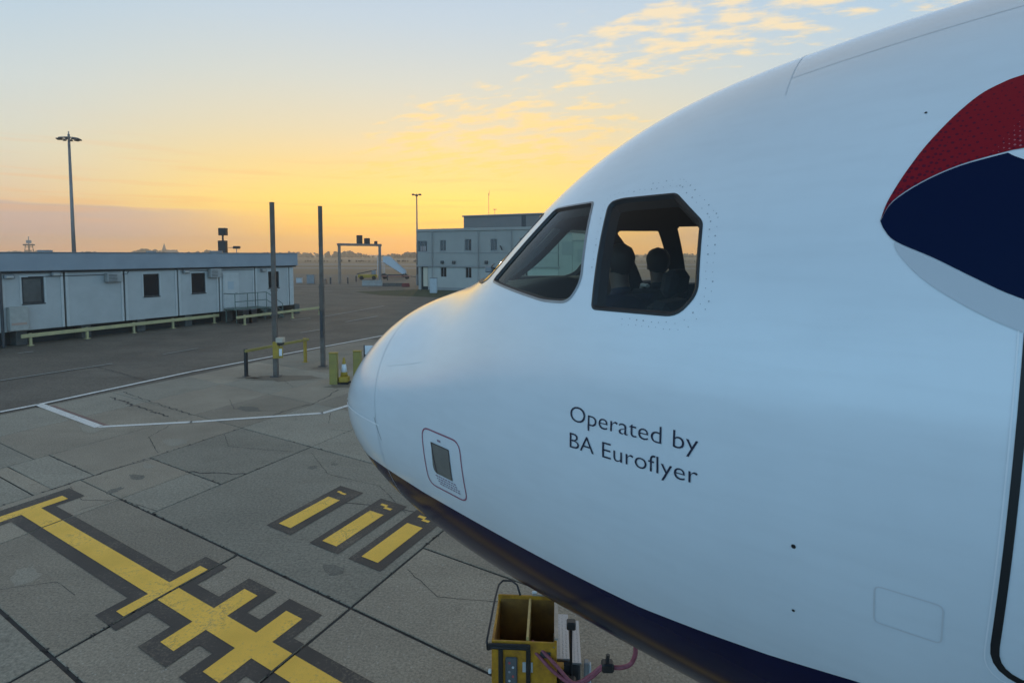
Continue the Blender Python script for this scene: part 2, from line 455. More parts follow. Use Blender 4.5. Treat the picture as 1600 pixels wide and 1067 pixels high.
SLABS = []          # (s0, s1, t0, t1, material, gap)
C, Cs, Cp = concrete, concrete_s, concrete_p
def bay(t0, t1, br, ms, gap=.018):
    for i in range(len(br) - 1): SLABS.append((br[i], br[i + 1], t0, t1, ms[i % len(ms)], gap))
bay(-2.5, .05, [-20.6, -18.2, -15.43, -12.9, -10.24, -7.57, -5.04, -2.4, .2, 2.8, 5.4], [C, Cs, C])
bay(.05, 2.61, [-20.6, -18.2, -15.43, -13.1, -10.24, -7.57, -5.04, -2.4, .2, 2.8, 5.4], [Cs, C, Cs, C], .026)
bay(2.61, 5.18, [-11.39, -7.57, -5.04, -2.4, .2, 2.8, 5.4], [C, C, C, Cs, C], .024)
SLABS += [(-13.1, -11.39, 2.61, 5.18, Cp, .010), (-13.1, -11.39, 5.18, 6.64, Cp, .010), (-13.1, -10.24, 6.64, 9.2, Cs, .020),
          (-15.43, -13.1, 2.61, 4.33, Cs, .018), (-15.43, -13.1, 4.33, 4.64, C, .016), (-15.43, -13.1, 4.64, 5.45, Cs, .014), (-15.43, -13.1, 5.45, 9.2, Cp, .016),
          (-18.2, -15.43, 2.61, 5.15, Cs, .012), (-18.2, -15.43, 5.15, 9.2, C, .010), (-20.6, -18.2, 2.61, 5.15, C, .010), (-20.6, -18.2, 5.15, 9.2, Cs, .008),
          (-11.39, -10.24, 5.18, 6.64, Cs, .010), (-10.24, -5.04, 5.18, 9.2, Cs, .022), (-5.04, .2, 5.18, 6.93, C, .022), (-5.04, .2, 6.93, 9.2, C, .014),
          (.2, 5.4, 5.18, 9.2, Cs, .02)]
bay(9.2, 12.0, [-20.6, -18.2, -15.43, -13.1, -10.24, -7.5, -5.04, -2.4, .2, 2.8], [Cs, Cp, C, Cs], .010)
bay(12.0, 15.4, [-20.6, -18.2, -15.43, -13.1, -10.24, -7.5, -5.04, -2.4], [C, Cs, Cp], .007)
bay(15.4, 19, [-20.6, -18.2, -15.43, -13.1, -10.24, -7.5, -5.04, -2.4], [Cs, C], .006)
bay(19, 23, [-20.6, -18.2, -15.43, -13.1, -10.24, -7.5], [C, Cs], .006)
ap_poly = [ST(-20.6, -2.5), ST(5.4, -2.5), ST(5.4, 9.2), ST(2.8, 9.2), ST(2.8, 12), ST(-2.4, 12), ST(-2.4, 19), ST(-7.5, 19), ST(-7.5, 23), ST(-20.6, 23)]
apron = sheet('concrete_apron', ap_poly, -.016, sealant)
slab_polys = []
for (s0, s1, t0, t1, m, gap) in SLABS:
    P = [tuple(ST(s0 + gap, t0 + gap)), tuple(ST(s1 - gap, t0 + gap)), tuple(ST(s1 - gap, t1 - gap)), tuple(ST(s0 + gap, t1 - gap))]
    slab_polys.append(P)
    cx = sum(p[0] for p in P) / 4; cy = sum(p[1] for p in P) / 4
    mb = MB(); dz = random.uniform(-.0015, .0015); bev = .008
    top = [(cx + (p[0] - cx) * (1 - bev / abs(s1 - s0) * 2), cy + (p[1] - cy) * (1 - bev / abs(t1 - t0) * 2)) for p in P]
    vs_ = [(p[0], p[1], -.0158) for p in P] + [(p[0], p[1], -.007 + dz) for p in P] + [(p[0], p[1], dz) for p in top]
    fs_ = [(8, 9, 10, 11)] + [(i, (i + 1) % 4, (i + 1) % 4 + 4, i + 4) for i in range(4)] + [(i + 4, (i + 1) % 4 + 4, (i + 1) % 4 + 8, i + 8) for i in range(4)]
    mb.add(vs_, fs_); mb.build('concrete_slab', m, apron)


def paint(name, polys, m, z, label=None, parent=None, on_slabs=True):
    """Painted marking: polygons in world xy, broken at the open joints between slabs."""
    mb = MB()
    for P in polys:
        P = [tuple(p[:2]) for p in P]
        ar = sum(P[i][0] * P[(i + 1) % len(P)][1] - P[(i + 1) % len(P)][0] * P[i][1] for i in range(len(P)))
        if ar < 0: P = P[::-1]
        pieces = [clip_poly(P, S) for S in slab_polys] if on_slabs else [P]
        for q in pieces:
            if len(q) > 2: mb.add([(x, y, z) for x, y in q], [tuple(range(len(q)))])
    o = mb.build(name, m, parent)
    if label: o['label'] = label
    return o


def rect(s0, s1, t0, t1): return [ST(s0, t0), ST(s1, t0), ST(s1, t1), ST(s0, t1)]


# stand centreline: T-shaped end bar, stem and stop ticks, black bordered
ticks = [(-7.68, .115), (-6.53, .15), (-5.60, .16)]
b_polys = [rect(-12.85, -12.15, .6, 4.86), rect(-12.15, 3, 3.66, 4.36)] + [rect(c - w - .17, c + w + .17, 3.24, 3.66) for c, w in ticks] + [rect(c - w - .17, c + w + .17, 4.36, 4.86) for c, w in ticks]
paint('marking_border', b_polys, black_line, .0062, 'black painted border round the yellow stop line', apron)
y_polys = [rect(-12.55, -12.29, .9, 4.62), rect(-12.29, 3, 3.86, 4.17)] + [rect(c - w, c + w, 3.43, 3.86) for c, w in ticks] + [rect(c - w, c + w, 4.17, 4.66) for c, w in ticks]
paint('centreline_marking', y_polys, yellow_line, .0102, 'yellow painted stop line with a T end and short cross ticks', apron)
digits = {0: [(.00, .10, .04, .10), (.10, .24, .02, .08)], 1: [(.02, .18, .07, .14), (.16, .34, .0, .07)], 2: [(.03, .19, .07, .15), (.17, .33, .0, .07)]}
for i, (a, b) in enumerate(((-7.79, -7.47), (-6.66, -6.32), (-5.75, -5.40))):
    paint('bar_border', [rect(a - .15, b + .18, 6.03, 7.92)], black_line, .0062, None, apron)
    paint('bar_marking', [rect(a, b, 6.18, 7.42)], yellow_line, .0102, None, apron)
    paint('bar_number', [rect(a + d0, a + d1, 7.62 + e0, 7.62 + e1) for d0, d1, e0, e1 in digits[i]], yellow_line, .0102, None, apron)


def stripe(pts, w):
    out = []
    for i in range(len(pts) - 1):
        a, b = Vector(pts[i][:2]), Vector(pts[i + 1][:2]); d = (b - a).normalized(); n = Vector((-d.y, d.x)) * w / 2
        out.append([a - n - d * w * .25 * (i > 0), b - n, b + n, a + n - d * w * .25 * (i > 0)])
    return out


def flat_strip(name, polys, m, z, parent, label=None):
    return paint(name, polys, m, z, label, parent, on_slabs=False)


W1, W2, W3, W4, W5, W6 = G(61, 632), G(155, 667), G(300, 659.5), G(505, 645.5), G(560, 629), G(760, 568)
flat_strip('edge_line', stripe([G(-120, 664), G(0, 643.5), G(62, 631.5), G(300, 580.5), G(600, 524), G(760, 495)], .19), white_line, .0042, tarmac, 'white painted line running across the apron past the poles')
flat_strip('box_line', stripe([W1, W2], .22) + stripe([W2, W3, W4, W5, W6], .17), white_line, .0085, tarmac, 'bent white painted line beside the aircraft nose')
d_ = (W2 - W1).normalized(); n_ = Vector((-d_.y, d_.x, 0)) * .17
flat_strip('red_line', stripe([W1 + n_ + d_ * .5, W2 + n_ + d_ * .1], .10), red_line, .0062, tarmac)
flat_strip('faint_line', stripe([G(-60, 603), G(0, 594.5), G(176, 568)], .14), faded_line, .0042, tarmac)
flat_strip('faint_line', stripe([G(255, 553.5), G(310, 544)], .12), faded_line, .0042, tarmac)
for a, b in (((505, 495), (600, 478)), ((470, 520), (500, 515)), ((540, 503), (590, 494)), ((28, 552), (52, 549)), ((455, 500), (485, 497))):
    flat_strip('faint_line', stripe([G(*a), G(*b)], .22), faded_line, .0042, tarmac)
for (a, b, w) in (((457, 447), (565, 446), .5), ((470, 451), (575, 450), .45), ((457, 455), (560, 454), .3)):
    flat_strip('taxi_line', stripe([G(*a), G(*b)], w), faded_line, .0042, tarmac)


def crack(pts, w, name='crack'):
    P = []
    for i in range(len(pts) - 1):
        a, b = Vector(pts[i][:2]), Vector(pts[i + 1][:2])
        n = max(2, int((b - a).length / .12))
        for k in range(n):
            q = a.lerp(b, k / n); P.append(q + Vector((random.uniform(-1, 1), random.uniform(-1, 1))) * w * 1.0)
    P.append(Vector(pts[-1][:2]))
    mb = MB()
    for i, p in enumerate(P):
        d = (P[min(i + 1, len(P) - 1)] - P[max(i - 1, 0)]).normalized(); nn = Vector((-d.y, d.x)) * w * random.uniform(.35, 1.0) * .5
        mb.v += [(p.x - nn.x, p.y - nn.y, .0032), (p.x + nn.x, p.y + nn.y, .0032)]
        if i: k = 2 * i; mb.f.append((k - 2, k, k + 1, k - 1)); mb.m.append(0)
    return mb.build(name, sealant, apron)


crack([G(412, 654), G(463, 637), G(492, 630), G(510, 620), G(529, 609)], .05)
crack([G(75, 766), G(169, 735), G(240, 716)], .035)
crack([G(292, 737), G(330, 739), G(384, 740)], .045)
crack([G(538, 785), G(590, 790), G(652, 800)], .03)
crack([G(245, 798), G(182, 779), G(105, 803)], .015)
crack([ST(-7.0, 3.86), ST(-7.3, 3.9), ST(-7.42, 4.1), ST(-7.25, 4.25)], .012)
crack([G(240, 597), G(150, 572)], .04)
crack([G(172, 620), G(262, 651)], .08)
crack([G(190, 612), G(300, 648)], .04)


# repair patches and spalled joint edges
patch_dk = pavement('repair_patch', (.20, .185, .155), (.16, .148, .125), .1, .9, 26)
patch_lt = pavement('pale_repair', (.34, .305, .245), (.28, .25, .205), .2, .85, 40)


def blob(name, s, t, a, b, m, z=.0036, n=14, jit=.25):
    pts = []
    for k in range(n):
        w = 2 * math.pi * k / n; r = 1 + random.uniform(-jit, jit)
        pts.append(ST(s + a * r * math.cos(w), t + b * r * math.sin(w)))
    mb = MB(); mb.add([(p.x, p.y, z) for p in pts], [tuple(range(n))]); return mb.build(name, m, apron)


for s, t, a, b, m in ((-12.2, 5.9, .25, .10, patch_dk), (-11.9, 5.3, .10, .18, patch_dk), (-13.6, 7.6, .4, .22, patch_lt), (-12.6, 6.35, .22, .10, patch_lt), (-9.2, 8.3, .12, .10, patch_dk), (-8.9, 8.7, .08, .07, patch_dk),
                      (-16.8, 7.0, .5, .3, patch_lt), (-7.1, 2.0, .3, .25, patch_lt), (-14.5, 10.5, .5, .2, patch_dk), (-11.0, 10.6, .35, .25, patch_lt), (-5.9, 5.7, .2, .12, patch_dk), (-9.9, 3.1, .25, .18, patch_lt)):
    blob('repair_patch', s, t, a, b, m)
for (s0, t0, s1, t1, n) in ((-11.39, 5.18, -5.04, 5.18, 34), (-5.04, 5.18, -5.04, 9.2, 14), (-5.04, 2.61, -5.04, 5.18, 10), (-11.39, 2.61, -5.04, 2.61, 22), (-7.57, 2.61, -7.57, 5.18, 10), (-13.1, 2.61, -13.1, 9.2, 26), (-10.24, 5.18, -10.24, 12, 14), (-15.43, 5.45, -13.1, 5.45, 8), (-13.1, 6.64, -10.24, 6.64, 12), (-13.1, 9.2, -5.04, 9.2, 18)):
    for k in range(n):
        f = random.random(); blob('joint_spall', s0 + (s1 - s0) * f + random.uniform(-.02, .02), t0 + (t1 - t0) * f + random.uniform(-.02, .02), random.uniform(.012, .05), random.uniform(.010, .03), sealant, .0034, 7, .45)


for pts, w in (([(-9.9, 8.9), (-8.6, 8.2), (-7.2, 8.35), (-6.0, 7.7)], .012), ([(-15.3, 8.6), (-14.6, 7.4), (-13.2, 6.9)], .018), ([(-12.9, 4.9), (-12.0, 4.75), (-11.45, 5.05)], .014), ([(-9.9, 2.7), (-9.3, 3.3), (-8.7, 3.3)], .010),
               ([(-10.8, 1.9), (-9.4, 1.2), (-8.1, 1.4), (-7.7, .6)], .014), ([(-4.9, 6.3), (-4.1, 6.0), (-3.0, 6.5), (-2.1, 6.1)], .012), ([(-17.9, 4.4), (-16.9, 4.0), (-15.6, 4.3)], .016), ([(-13.0, 8.6), (-12.1, 8.1), (-10.4, 8.7)], .014),
               ([(-16.0, 10.8), (-14.9, 10.2), (-13.3, 10.9)], .018), ([(-11.9, 11.5), (-10.9, 10.4), (-9.0, 10.9)], .016), ([(-18.0, 12.9), (-16.6, 13.6), (-15.5, 13.1)], .02)):
    crack([ST(*p) for p in pts], w)
shade_stain = pavement('oil_stain', (.21, .176, .136), (.165, .138, .106), .1, .75, 20)  # dark ground stains at post and cone feet, doubling as painted contact shadows
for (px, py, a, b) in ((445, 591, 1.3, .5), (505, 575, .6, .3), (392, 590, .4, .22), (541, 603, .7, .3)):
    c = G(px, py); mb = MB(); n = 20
    mb.add([(c.x + a * (1 + random.uniform(-.35, .35)) * math.cos(2 * math.pi * k / n), c.y + b * (1 + random.uniform(-.35, .35)) * math.sin(2 * math.pi * k / n), .0030) for k in range(n)], [tuple(range(n))]); mb.build('oil_stain', shade_stain, apron)  # dark stains doubling as painted contact shadows
# ------------------------------------------------------------------ airliner
NX, NY, TH, CLZ = -1.223, 5.646, -.5842, 3.898      # nose position, heading, centreline height above ground
X0 = .04
PK_T = [-.587, -.446, -.237, .014, .253, .405, .637, 1.161, 1.570, 1.791, 1.939, 2.028, 2.060]
PK_B = [-.587, -.731, -.924, -1.147, -1.370, -1.562, -1.689, -1.767, -1.834, -1.911, -1.983, -2.039, -2.070]
PK_W = [0, .255, .505, .723, .880, .999, 1.154, 1.345, 1.543, 1.702, 1.816, 1.892, 1.930]
UMAX = math.sqrt(6.54); UH = UMAX / 12


def spline2(y):
    """second derivatives: natural at the nose, flat where the constant section begins"""
    n = len(y); a = [0.] * n; b = [1.] * n; c = [0.] * n; d = [0.] * n
    for i in range(1, n - 1): a[i], b[i], c[i], d[i] = UH / 6, 2 * UH / 3, UH / 6, (y[i - 1] - 2 * y[i] + y[i + 1]) / UH
    a[-1], b[-1], d[-1] = UH / 6, UH / 3, (y[-2] - y[-1]) / UH
    for i in range(1, n): k = a[i] / b[i - 1]; b[i] -= k * c[i - 1]; d[i] -= k * d[i - 1]
    M = [0.] * n; M[-1] = d[-1] / b[-1]
    for i in range(n - 2, -1, -1): M[i] = (d[i] - c[i] * M[i + 1]) / b[i]
    return M


PM = [(k, spline2(k)) for k in (PK_T, PK_B, PK_W)]


def prof(x):
    u = min(math.sqrt(max(x + X0, 0)), UMAX - 1e-9); i = min(int(u / UH), 11); a = ((i + 1) * UH - u) / UH; b = 1 - a
    r = [a * y[i] + b * y[i + 1] + ((a ** 3 - a) * M[i] + (b ** 3 - b) * M[i + 1]) * UH * UH / 6 for y, M in PM]
    zt, zb, w = r; zt = max(zt, zb + 2e-4); w = max(w, 1e-4)
    t = min(max((x + X0) / 6.54, 0), 1); zc = -.587 * (1 - t) ** 2
    zc = min(max(zc, zb * .7 + zt * .3), zb * .3 + zt * .7)
    return zt, zb, w, zc


def SF(x, ph, off=0.0):
    """point of the skin; x metres aft of the nose, ph 0 = port side, 90 deg = crown. Forward is local +X."""
    zt, zb, w, zc = prof(x); s, c = math.sin(ph), math.cos(ph)
    p = Vector((-x, w * c, CLZ + zc + ((zt - zc) if s > 0 else (zc - zb)) * s))
    if off: p += SN(x, ph) * off
    return p


def SN(x, ph):
    h = 2e-3; x = max(x, -X0 + .006)
    a = SF(x + h, ph) - SF(x - h, ph); b = SF(x, ph + h) - SF(x, ph - h)
    n = b.cross(a).normalized()
    c = SF(x, ph) - Vector((-x, 0, CLZ + prof(x)[3]))
    return n if n.dot(c) > 0 else -n


def PH(x, z, side=1):
    zt, zb, w, zc = prof(x); d = z - zc
    s = d / (zt - zc) if d > 0 else d / (zc - zb)
    p = math.asin(max(-1, min(1, s)))
    return p if side > 0 else math.pi - p


def XZ(x, z, side=1, off=0.0): return SF(x, PH(x, z, side), off)


airliner = empty('airliner', (NX, NY, 0), TH + math.pi)
tag(airliner, 'white passenger jet nose with a navy belly and red and navy ribbon emblem', 'aircraft')


def fillet(poly, rad, n=5):
    """round the corners of a 2D polygon; rad may be a list"""
    out = []
    N_ = len(poly)
    for i, p in enumerate(poly):
        r = rad[i] if isinstance(rad, (list, tuple)) else rad
        p = Vector(p); a = Vector(poly[i - 1]) - p; b = Vector(poly[(i + 1) % N_]) - p
        la, lb = a.length, b.length; a.normalize(); b.normalize()
        d = min(r, la * .45, lb * .45)
        p0, p1 = p + a * d, p + b * d
        for k in range(n + 1):
            t = k / n; out.append(p0 * (1 - t) ** 2 + p * 2 * t * (1 - t) + p1 * t * t)
    return out


def resample(poly, step):
    out = []
    for i in range(len(poly)):
        a, b = Vector(poly[i]), Vector(poly[(i + 1) % len(poly)]); n = max(1, int((b - a).length / step))
        for k in range(n): out.append(a.lerp(b, k / n))
    return out


# flight-deck window outlines: side windows in (x, z), windscreen in (y, z)
WIN_REAR = fillet([(2.835, .935), (2.91, .947), (3.214, .947), (3.368, .812), (3.392, .520), (3.318, .428), (2.878, .428)], [.05, .03, .02, .02, .04, .06, .02])
WIN_SLIDE = fillet([(2.365, .938), (2.705, .945), (2.772, .545), (2.716, .448), (2.545, .444), (1.985, .520)], [.03, .015, .05, .05, .06, .03])
WIN_FRONT = fillet([(.045, .50), (.045, .925), (.80, .925), (.905, .53), (.86, .495)], [.05, .05, .05, .03, .03])


def front_to_uv(y, z, side):
    lo, hi = .6, 3.2
    def yy(x):
        zt, zb, w, zc = prof(x)
        if z >= zt: return -1
        return w * math.sqrt(max(0, 1 - ((z - zc) / (zt - zc)) ** 2))
    for _ in range(40):
        m = (lo + hi) / 2
        if yy(m) < y: lo = m
        else: hi = m
    x = hi
    return x, PH(x, z, side)


def uv(x, ph): return Vector((math.sqrt(max(x + X0, 0)) * 1.9, ph * 1.15))
def uv_inv(p): return (p[0] / 1.9) ** 2 - X0, p[1] / 1.15


LOOPS = []            # (name, side, [(x, ph)])
STAR_SLIDE = fillet([(2.04, .885), (2.085, .928), (2.335, .928), (2.35, .46), (2.09, .44)], [.02, .02, .02, .03, .03])
STAR_REAR = fillet([(2.435, .962), (2.80, .965), (2.86, .44), (2.43, .42)], [.01, .03, .03, .03])
STAR_FRONT = fillet([(.045, .50), (.045, .925), (.56, .925), (.66, .53), (.62, .495)], [.05, .05, .05, .03, .03])
for side, rear, slide, front in ((1, WIN_REAR, WIN_SLIDE, WIN_FRONT), (-1, STAR_REAR, STAR_SLIDE, STAR_FRONT)):
    for nm, W_ in (('rear', rear), ('slide', slide)):
        pts = [(p[0], PH(p[0], p[1], side)) for p in resample(W_, .03)]
        LOOPS.append((nm, side, pts))
    LOOPS.append(('front', side, [front_to_uv(p[0], p[1], side) for p in resample(front, .03)]))

NAVY = [(.22, -.96), (.5, -.880), (.8, -.893), (1.05, -.916), (1.37, -.940), (2.05, -.952), (2.86, -.964), (3.11, -.966), (3.43, -.936), (3.70, -.904), (4.02, -.850), (5.0, -.78), (7, -.74), (14, -.74)]


def navy_z(x):
    if x < NAVY[0][0]: return -9
    for (a, za), (b, zb_) in zip(NAVY, NAVY[1:]):
        if x <= b: t = (x - a) / (b - a); return za + (zb_ - za) * t
    return NAVY[-1][1]


def inside(p, poly):
    c = False; n = len(poly); j = n - 1
    for i in range(n):
        if (poly[i][1] > p[1]) != (poly[j][1] > p[1]) and p[0] < (poly[j][0] - poly[i][0]) * (p[1] - poly[i][1]) / (poly[j][1] - poly[i][1]) + poly[i][0]: c = not c
        j = i
    return c


def build_fuselage():
    verts, edges = [], []
    loops_uv = []
    for nm, side, pts in LOOPS:
        o = len(verts); q = [uv(*p) for p in pts]; verts += q; loops_uv.append(q)
        edges += [(o + i, o + (i + 1) % len(q)) for i in range(len(q))]
    keep_off = list(verts)
    for side in (1, -1):                                   # livery edge
        o = len(verts); q = []
        x = .30
        while x < 13.9:
            q.append(uv(x, PH(x, navy_z(x), side))); x += .05 if x < 5 else .25
        verts += q; keep_off += q; edges += [(o + i, o + i + 1) for i in range(len(q) - 1)]
    cell = {}
    for v in keep_off: cell.setdefault((int(v[0] / .03), int(v[1] / .03)), []).append(v)
    def near(p):
        a, b = int(p[0] / .03), int(p[1] / .03)
        return any((p - v).length < .013 for i in (-1, 0, 1) for j in (-1, 0, 1) for v in cell.get((a + i, b + j), ()))
    NU, NP = 120, 150
    u1 = math.sqrt(14.04)
    P0, P1 = -math.pi / 2, 1.5 * math.pi
    for i in range(NU + 1):
        u = .02 + (u1 - .02) * i / NU
        for j in range(NP + 1):
            ph = P0 + (P1 - P0) * j / NP
            p = Vector((u * 1.9, ph * 1.15))
            if not near(p): verts.append(p)
    vo, eo, fo, *_ = delaunay_2d_cdt(verts, edges, [], 0, 1e-6)
    co, nr = [], []
    for v in vo:
        x, ph = uv_inv(v); co.append(SF(x, ph)); nr.append(SN(x, ph))
    bbs = [(min(p[0] for p in q), max(p[0] for p in q), min(p[1] for p in q), max(p[1] for p in q)) for q in loops_uv]
    faces, mi, panes = [], [], [[] for _ in LOOPS]
    for f in fo:
        c = (vo[f[0]] + vo[f[1]] + vo[f[2]]) / 3
        hit = -1
        for k, bb in enumerate(bbs):
            if bb[0] <= c[0] <= bb[1] and bb[2] <= c[1] <= bb[3] and inside(c, loops_uv[k]): hit = k; break
        if hit >= 0: continue
        a, b, d = (co[i] for i in f)
        nn = (b - a).cross(d - a)
        f = list(f)
        if nn.dot(nr[f[0]]) < 0: f = f[::-1]
        faces.append(f)
        x, ph = uv_inv(c); z = SF(x, ph).z - CLZ
        mi.append(1 if z < navy_z(x) else 0)
    # aft bulkhead closing the visible section, nose cap
    mb = MB(); mb.v = co; mb.f = [tuple(f) for f in faces]; mb.m = mi
    o = mb.build('fuselage', [white_paint, navy_paint], airliner, smooth=True)
    me = o.data
    me.normals_split_custom_set_from_vertices([tuple(n) for n in nr])
    cap = MB(); ring = [SF(14, 2 * math.pi * k / 48) for k in range(48)]
    cap.add([(p.x, p.y, p.z) for p in ring], [tuple(range(48))])
    cap.build('aft_bulkhead', dark_grey, airliner)
    tip = MB(); n = 24; x = .02 ** 2 - X0
    tip.add([SF(x, 2 * math.pi * k / n) for k in range(n)] + [Vector((X0 + .0002, 0, CLZ - .587))], [(k, (k + 1) % n, n) for k in range(n)])
    tip.build('nose_tip', white_paint, airliner, smooth=True)
    return o


fuselage = build_fuselage()

frame_mat = mat('window_seal', (.020, .021, .024), .5, var=.3, vscale=9)
alloy = mat('window_alloy', (.30, .32, .34), .4, metal=.6, var=.2, vscale=6)
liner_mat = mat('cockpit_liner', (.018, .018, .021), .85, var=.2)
pane_side = glass('side_pane_glass', (.95, .96, .94))
pane_front = glass('tinted_pane_glass', (.84, .96, .88))
WN = {'rear': 'rear_side_window', 'slide': 'sliding_side_window', 'front': 'windscreen'}
LINER = .065


def build_windows():
    inner_loops = []
    for nm, side, pts in LOOPS:
        P = [SF(*p) for p in pts]; Nn = [SN(*p) for p in pts]; n = len(P)
        cen = sum(P, Vector()) / n
        ins = []
        for i in range(n):
            t = (P[(i + 1) % n] - P[i - 1]).normalized(); w = Nn[i].cross(t).normalized()
            if w.dot(cen - P[i]) < 0: w = -w
            ins.append(w)
        Q = [P[i] + ins[i] * .014 - Nn[i] * .012 for i in range(n)]
        # outer seal lip on the skin, reveal, inner edge
        lip = .010 if nm != 'slide' else .013
        O1 = [P[i] - ins[i] * lip + Nn[i] * .0015 for i in range(n)]
        O2 = [P[i] + Nn[i] * .003 for i in range(n)]
        mb = MB()
        k = len(mb.v); mb.v += [tuple(v) for L_ in (O1, O2, Q) for v in L_]
        for r in range(2):
            for i in range(n):
                a, b = r * n + i, r * n + (i + 1) % n
                mb.f.append((a, b, b + n, a + n)); mb.m.append(1 if (r == 0 and nm == 'slide') else 0)
        w_o = mb.build(WN[nm], [frame_mat, alloy], airliner)
        # pane following the skin, set back from it
        lu = [uv(*p) for p in pts]; cu_ = sum(lu, Vector((0, 0))) / n
        gp = [cu_ + (q - cu_) * f for f in (.8, .6, .4, .2) for q in lu[::2]] + [cu_]
        vo, eo, fo, ov, *_ = delaunay_2d_cdt(lu + gp, [(i, (i + 1) % n) for i in range(n)], [], 0, 1e-7)
        pm = MB()
        for k_, v in enumerate(vo):
            og = [i for i in ov[k_] if i < n]
            if og: pm.v.append(tuple(Q[og[0]]))
            else: x_, p_ = uv_inv(v); pm.v.append(tuple(SF(x_, p_, -.012)))
        for f in fo:
            c = (vo[f[0]] + vo[f[1]] + vo[f[2]]) / 3
            if not inside(c, lu): continue
            A3, B3, C3 = (Vector(pm.v[i]) for i in f)
            if (B3 - A3).cross(C3 - A3).dot(Nn[0]) < 0: f = f[::-1]
            pm.f.append(tuple(f)); pm.m.append(0)
        pm.build('pane', pane_side if (nm == 'rear' or side < 0 and nm == 'slide') else pane_front, w_o, smooth=True)
        # inner trim: from pane edge to the liner
        I2 = [P[i] - Nn[i] * LINER + ins[i] * .022 for i in range(n)]
        jm = MB(); jm.v = [tuple(v) for L_ in (Q, I2) for v in L_]
        for i in range(n): jm.f.append((i, (i + 1) % n, (i + 1) % n + n, i + n)); jm.m.append(0)
        jm.build('trim', liner_mat, w_o)
        inner_loops.append((side, I2))
    return inner_loops


INNER = build_windows()


def build_liner():
    verts, edges, loops = [], [], []
    def loc_uv(p):
        x = -p.x; zt, zb, w, zc = prof(x); w -= LINER; zt -= LINER; zb += LINER
        d = p.z - CLZ - zc; s = d / (zt - zc) if d > 0 else d / (zc - zb); c = p.y / w
        ph = math.atan2(s, c)
        if ph < -math.pi / 2: ph += 2 * math.pi
        return uv(x, ph)
    for side, I2 in INNER:
        o = len(verts); q = [loc_uv(p) for p in I2]; verts += q; loops.append((q, I2))
        edges += [(o + i, o + (i + 1) % len(q)) for i in range(len(q))]
    n0 = len(verts); src = [p for _, I2 in INNER for p in I2]
    u0, u1 = math.sqrt(1.05), math.sqrt(4.3)
    for i in range(34):
        for j in range(61):
            p = Vector(((u0 + (u1 - u0) * i / 33) * 1.9, (-math.pi / 2 + 2 * math.pi * j / 60) * 1.15))
            if all((p - v).length > .02 for v in verts[:n0]): verts.append(p)
    vo, eo, fo, ov, *_ = delaunay_2d_cdt(verts, edges, [], 0, 1e-6)
    co = []
    for k, v in enumerate(vo):
        og = [i for i in ov[k] if i < n0]
        if og: co.append(src[og[0]]); continue
        x, ph = uv_inv(v); co.append(SF(x, ph, -LINER))
    mb = MB(); mb.v = [tuple(c) for c in co]
    for f in fo:
        c = (vo[f[0]] + vo[f[1]] + vo[f[2]]) / 3
        if any(inside(c, q) for q, _ in loops): continue
        mb.f.append(tuple(f)); mb.m.append(0)
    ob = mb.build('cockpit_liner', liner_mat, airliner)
    b = MB(); ring = [SF(4.3, 2 * math.pi * k / 40, -LINER) for k in range(40)]
    b.add(ring, [tuple(range(40))])
    ring = [SF(1.05, 2 * math.pi * k / 40, -LINER) for k in range(40)]
    b.add(ring, [tuple(range(40))])
    b.build('cockpit_bulkhead', liner_mat, airliner)


build_liner()

def inb(x, y, z, mar=.09):
    """pull a local point inside the skin"""
    xa = max(-x, .6); zt, zb, w, zc = prof(xa); dz = z - CLZ - zc
    k = math.hypot(y / (w - mar), dz / ((zt - zc - mar) if dz > 0 else (zc - zb - mar)))
    if k > 1: y /= k; z = CLZ + zc + dz / k
    return (x, y, z)


# flight deck: floor, glareshield, overhead panel, seats
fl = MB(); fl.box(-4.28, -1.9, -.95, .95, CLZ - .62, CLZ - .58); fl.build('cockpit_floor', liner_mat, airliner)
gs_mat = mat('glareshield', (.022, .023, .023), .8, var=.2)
gsb = MB(); sec = []
for k in range(17):
    y = -.88 + 1.76 * k / 16; top_ = CLZ + .535 - .10 * (y / .88) ** 2 - (.02 if abs(y) < .12 else 0)
    xa = 2.12 - .10 * (y / .88) ** 2
    sec.append([(-xa, y, top_ - .16), (-xa, y, top_ - .02), (-xa + .05, y, top_), (-1.55, y, top_ - .05), (-1.45, y, top_ - .5)])
gsb.v = [inb(*v) for s_ in sec for v in s_]
for k in range(16):
    for j in range(4): a = k * 5 + j; gsb.f.append((a, a + 5, a + 6, a + 1)); gsb.m.append(0)
gsb.build('glareshield', gs_mat, airliner, smooth=True)
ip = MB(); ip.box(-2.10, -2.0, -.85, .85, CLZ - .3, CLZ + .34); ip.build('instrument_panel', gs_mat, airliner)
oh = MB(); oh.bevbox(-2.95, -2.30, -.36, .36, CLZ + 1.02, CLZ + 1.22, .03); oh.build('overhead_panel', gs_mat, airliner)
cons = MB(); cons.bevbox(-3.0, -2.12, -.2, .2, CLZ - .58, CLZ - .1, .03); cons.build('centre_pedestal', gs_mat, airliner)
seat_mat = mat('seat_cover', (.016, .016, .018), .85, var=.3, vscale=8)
for y in (.55, -.55):
    sb_ = MB(); sb_.bevbox(-2.98, -2.45, y - .24, y + .24, CLZ - .22, CLZ - .08, .03)
    Mb = Matrix.Translation((-2.86, y, CLZ - .1)) @ Matrix.Rotation(R(-10), 4, 'Y')
    sb_.bevbox(-.07, .07, -.23, .23, 0, .52, .04, M=Mb)
    sb_.box(-2.8, -2.6, y - .15, y + .15, CLZ - .58, CLZ - .22)
    so = sb_.build('pilot_seat', seat_mat, airliner)
    hr = MB(); hr.bevbox(-.05, .05, -.13, .13, .54, .70, .035, M=Mb); hr.build('headrest', seat_mat, so)


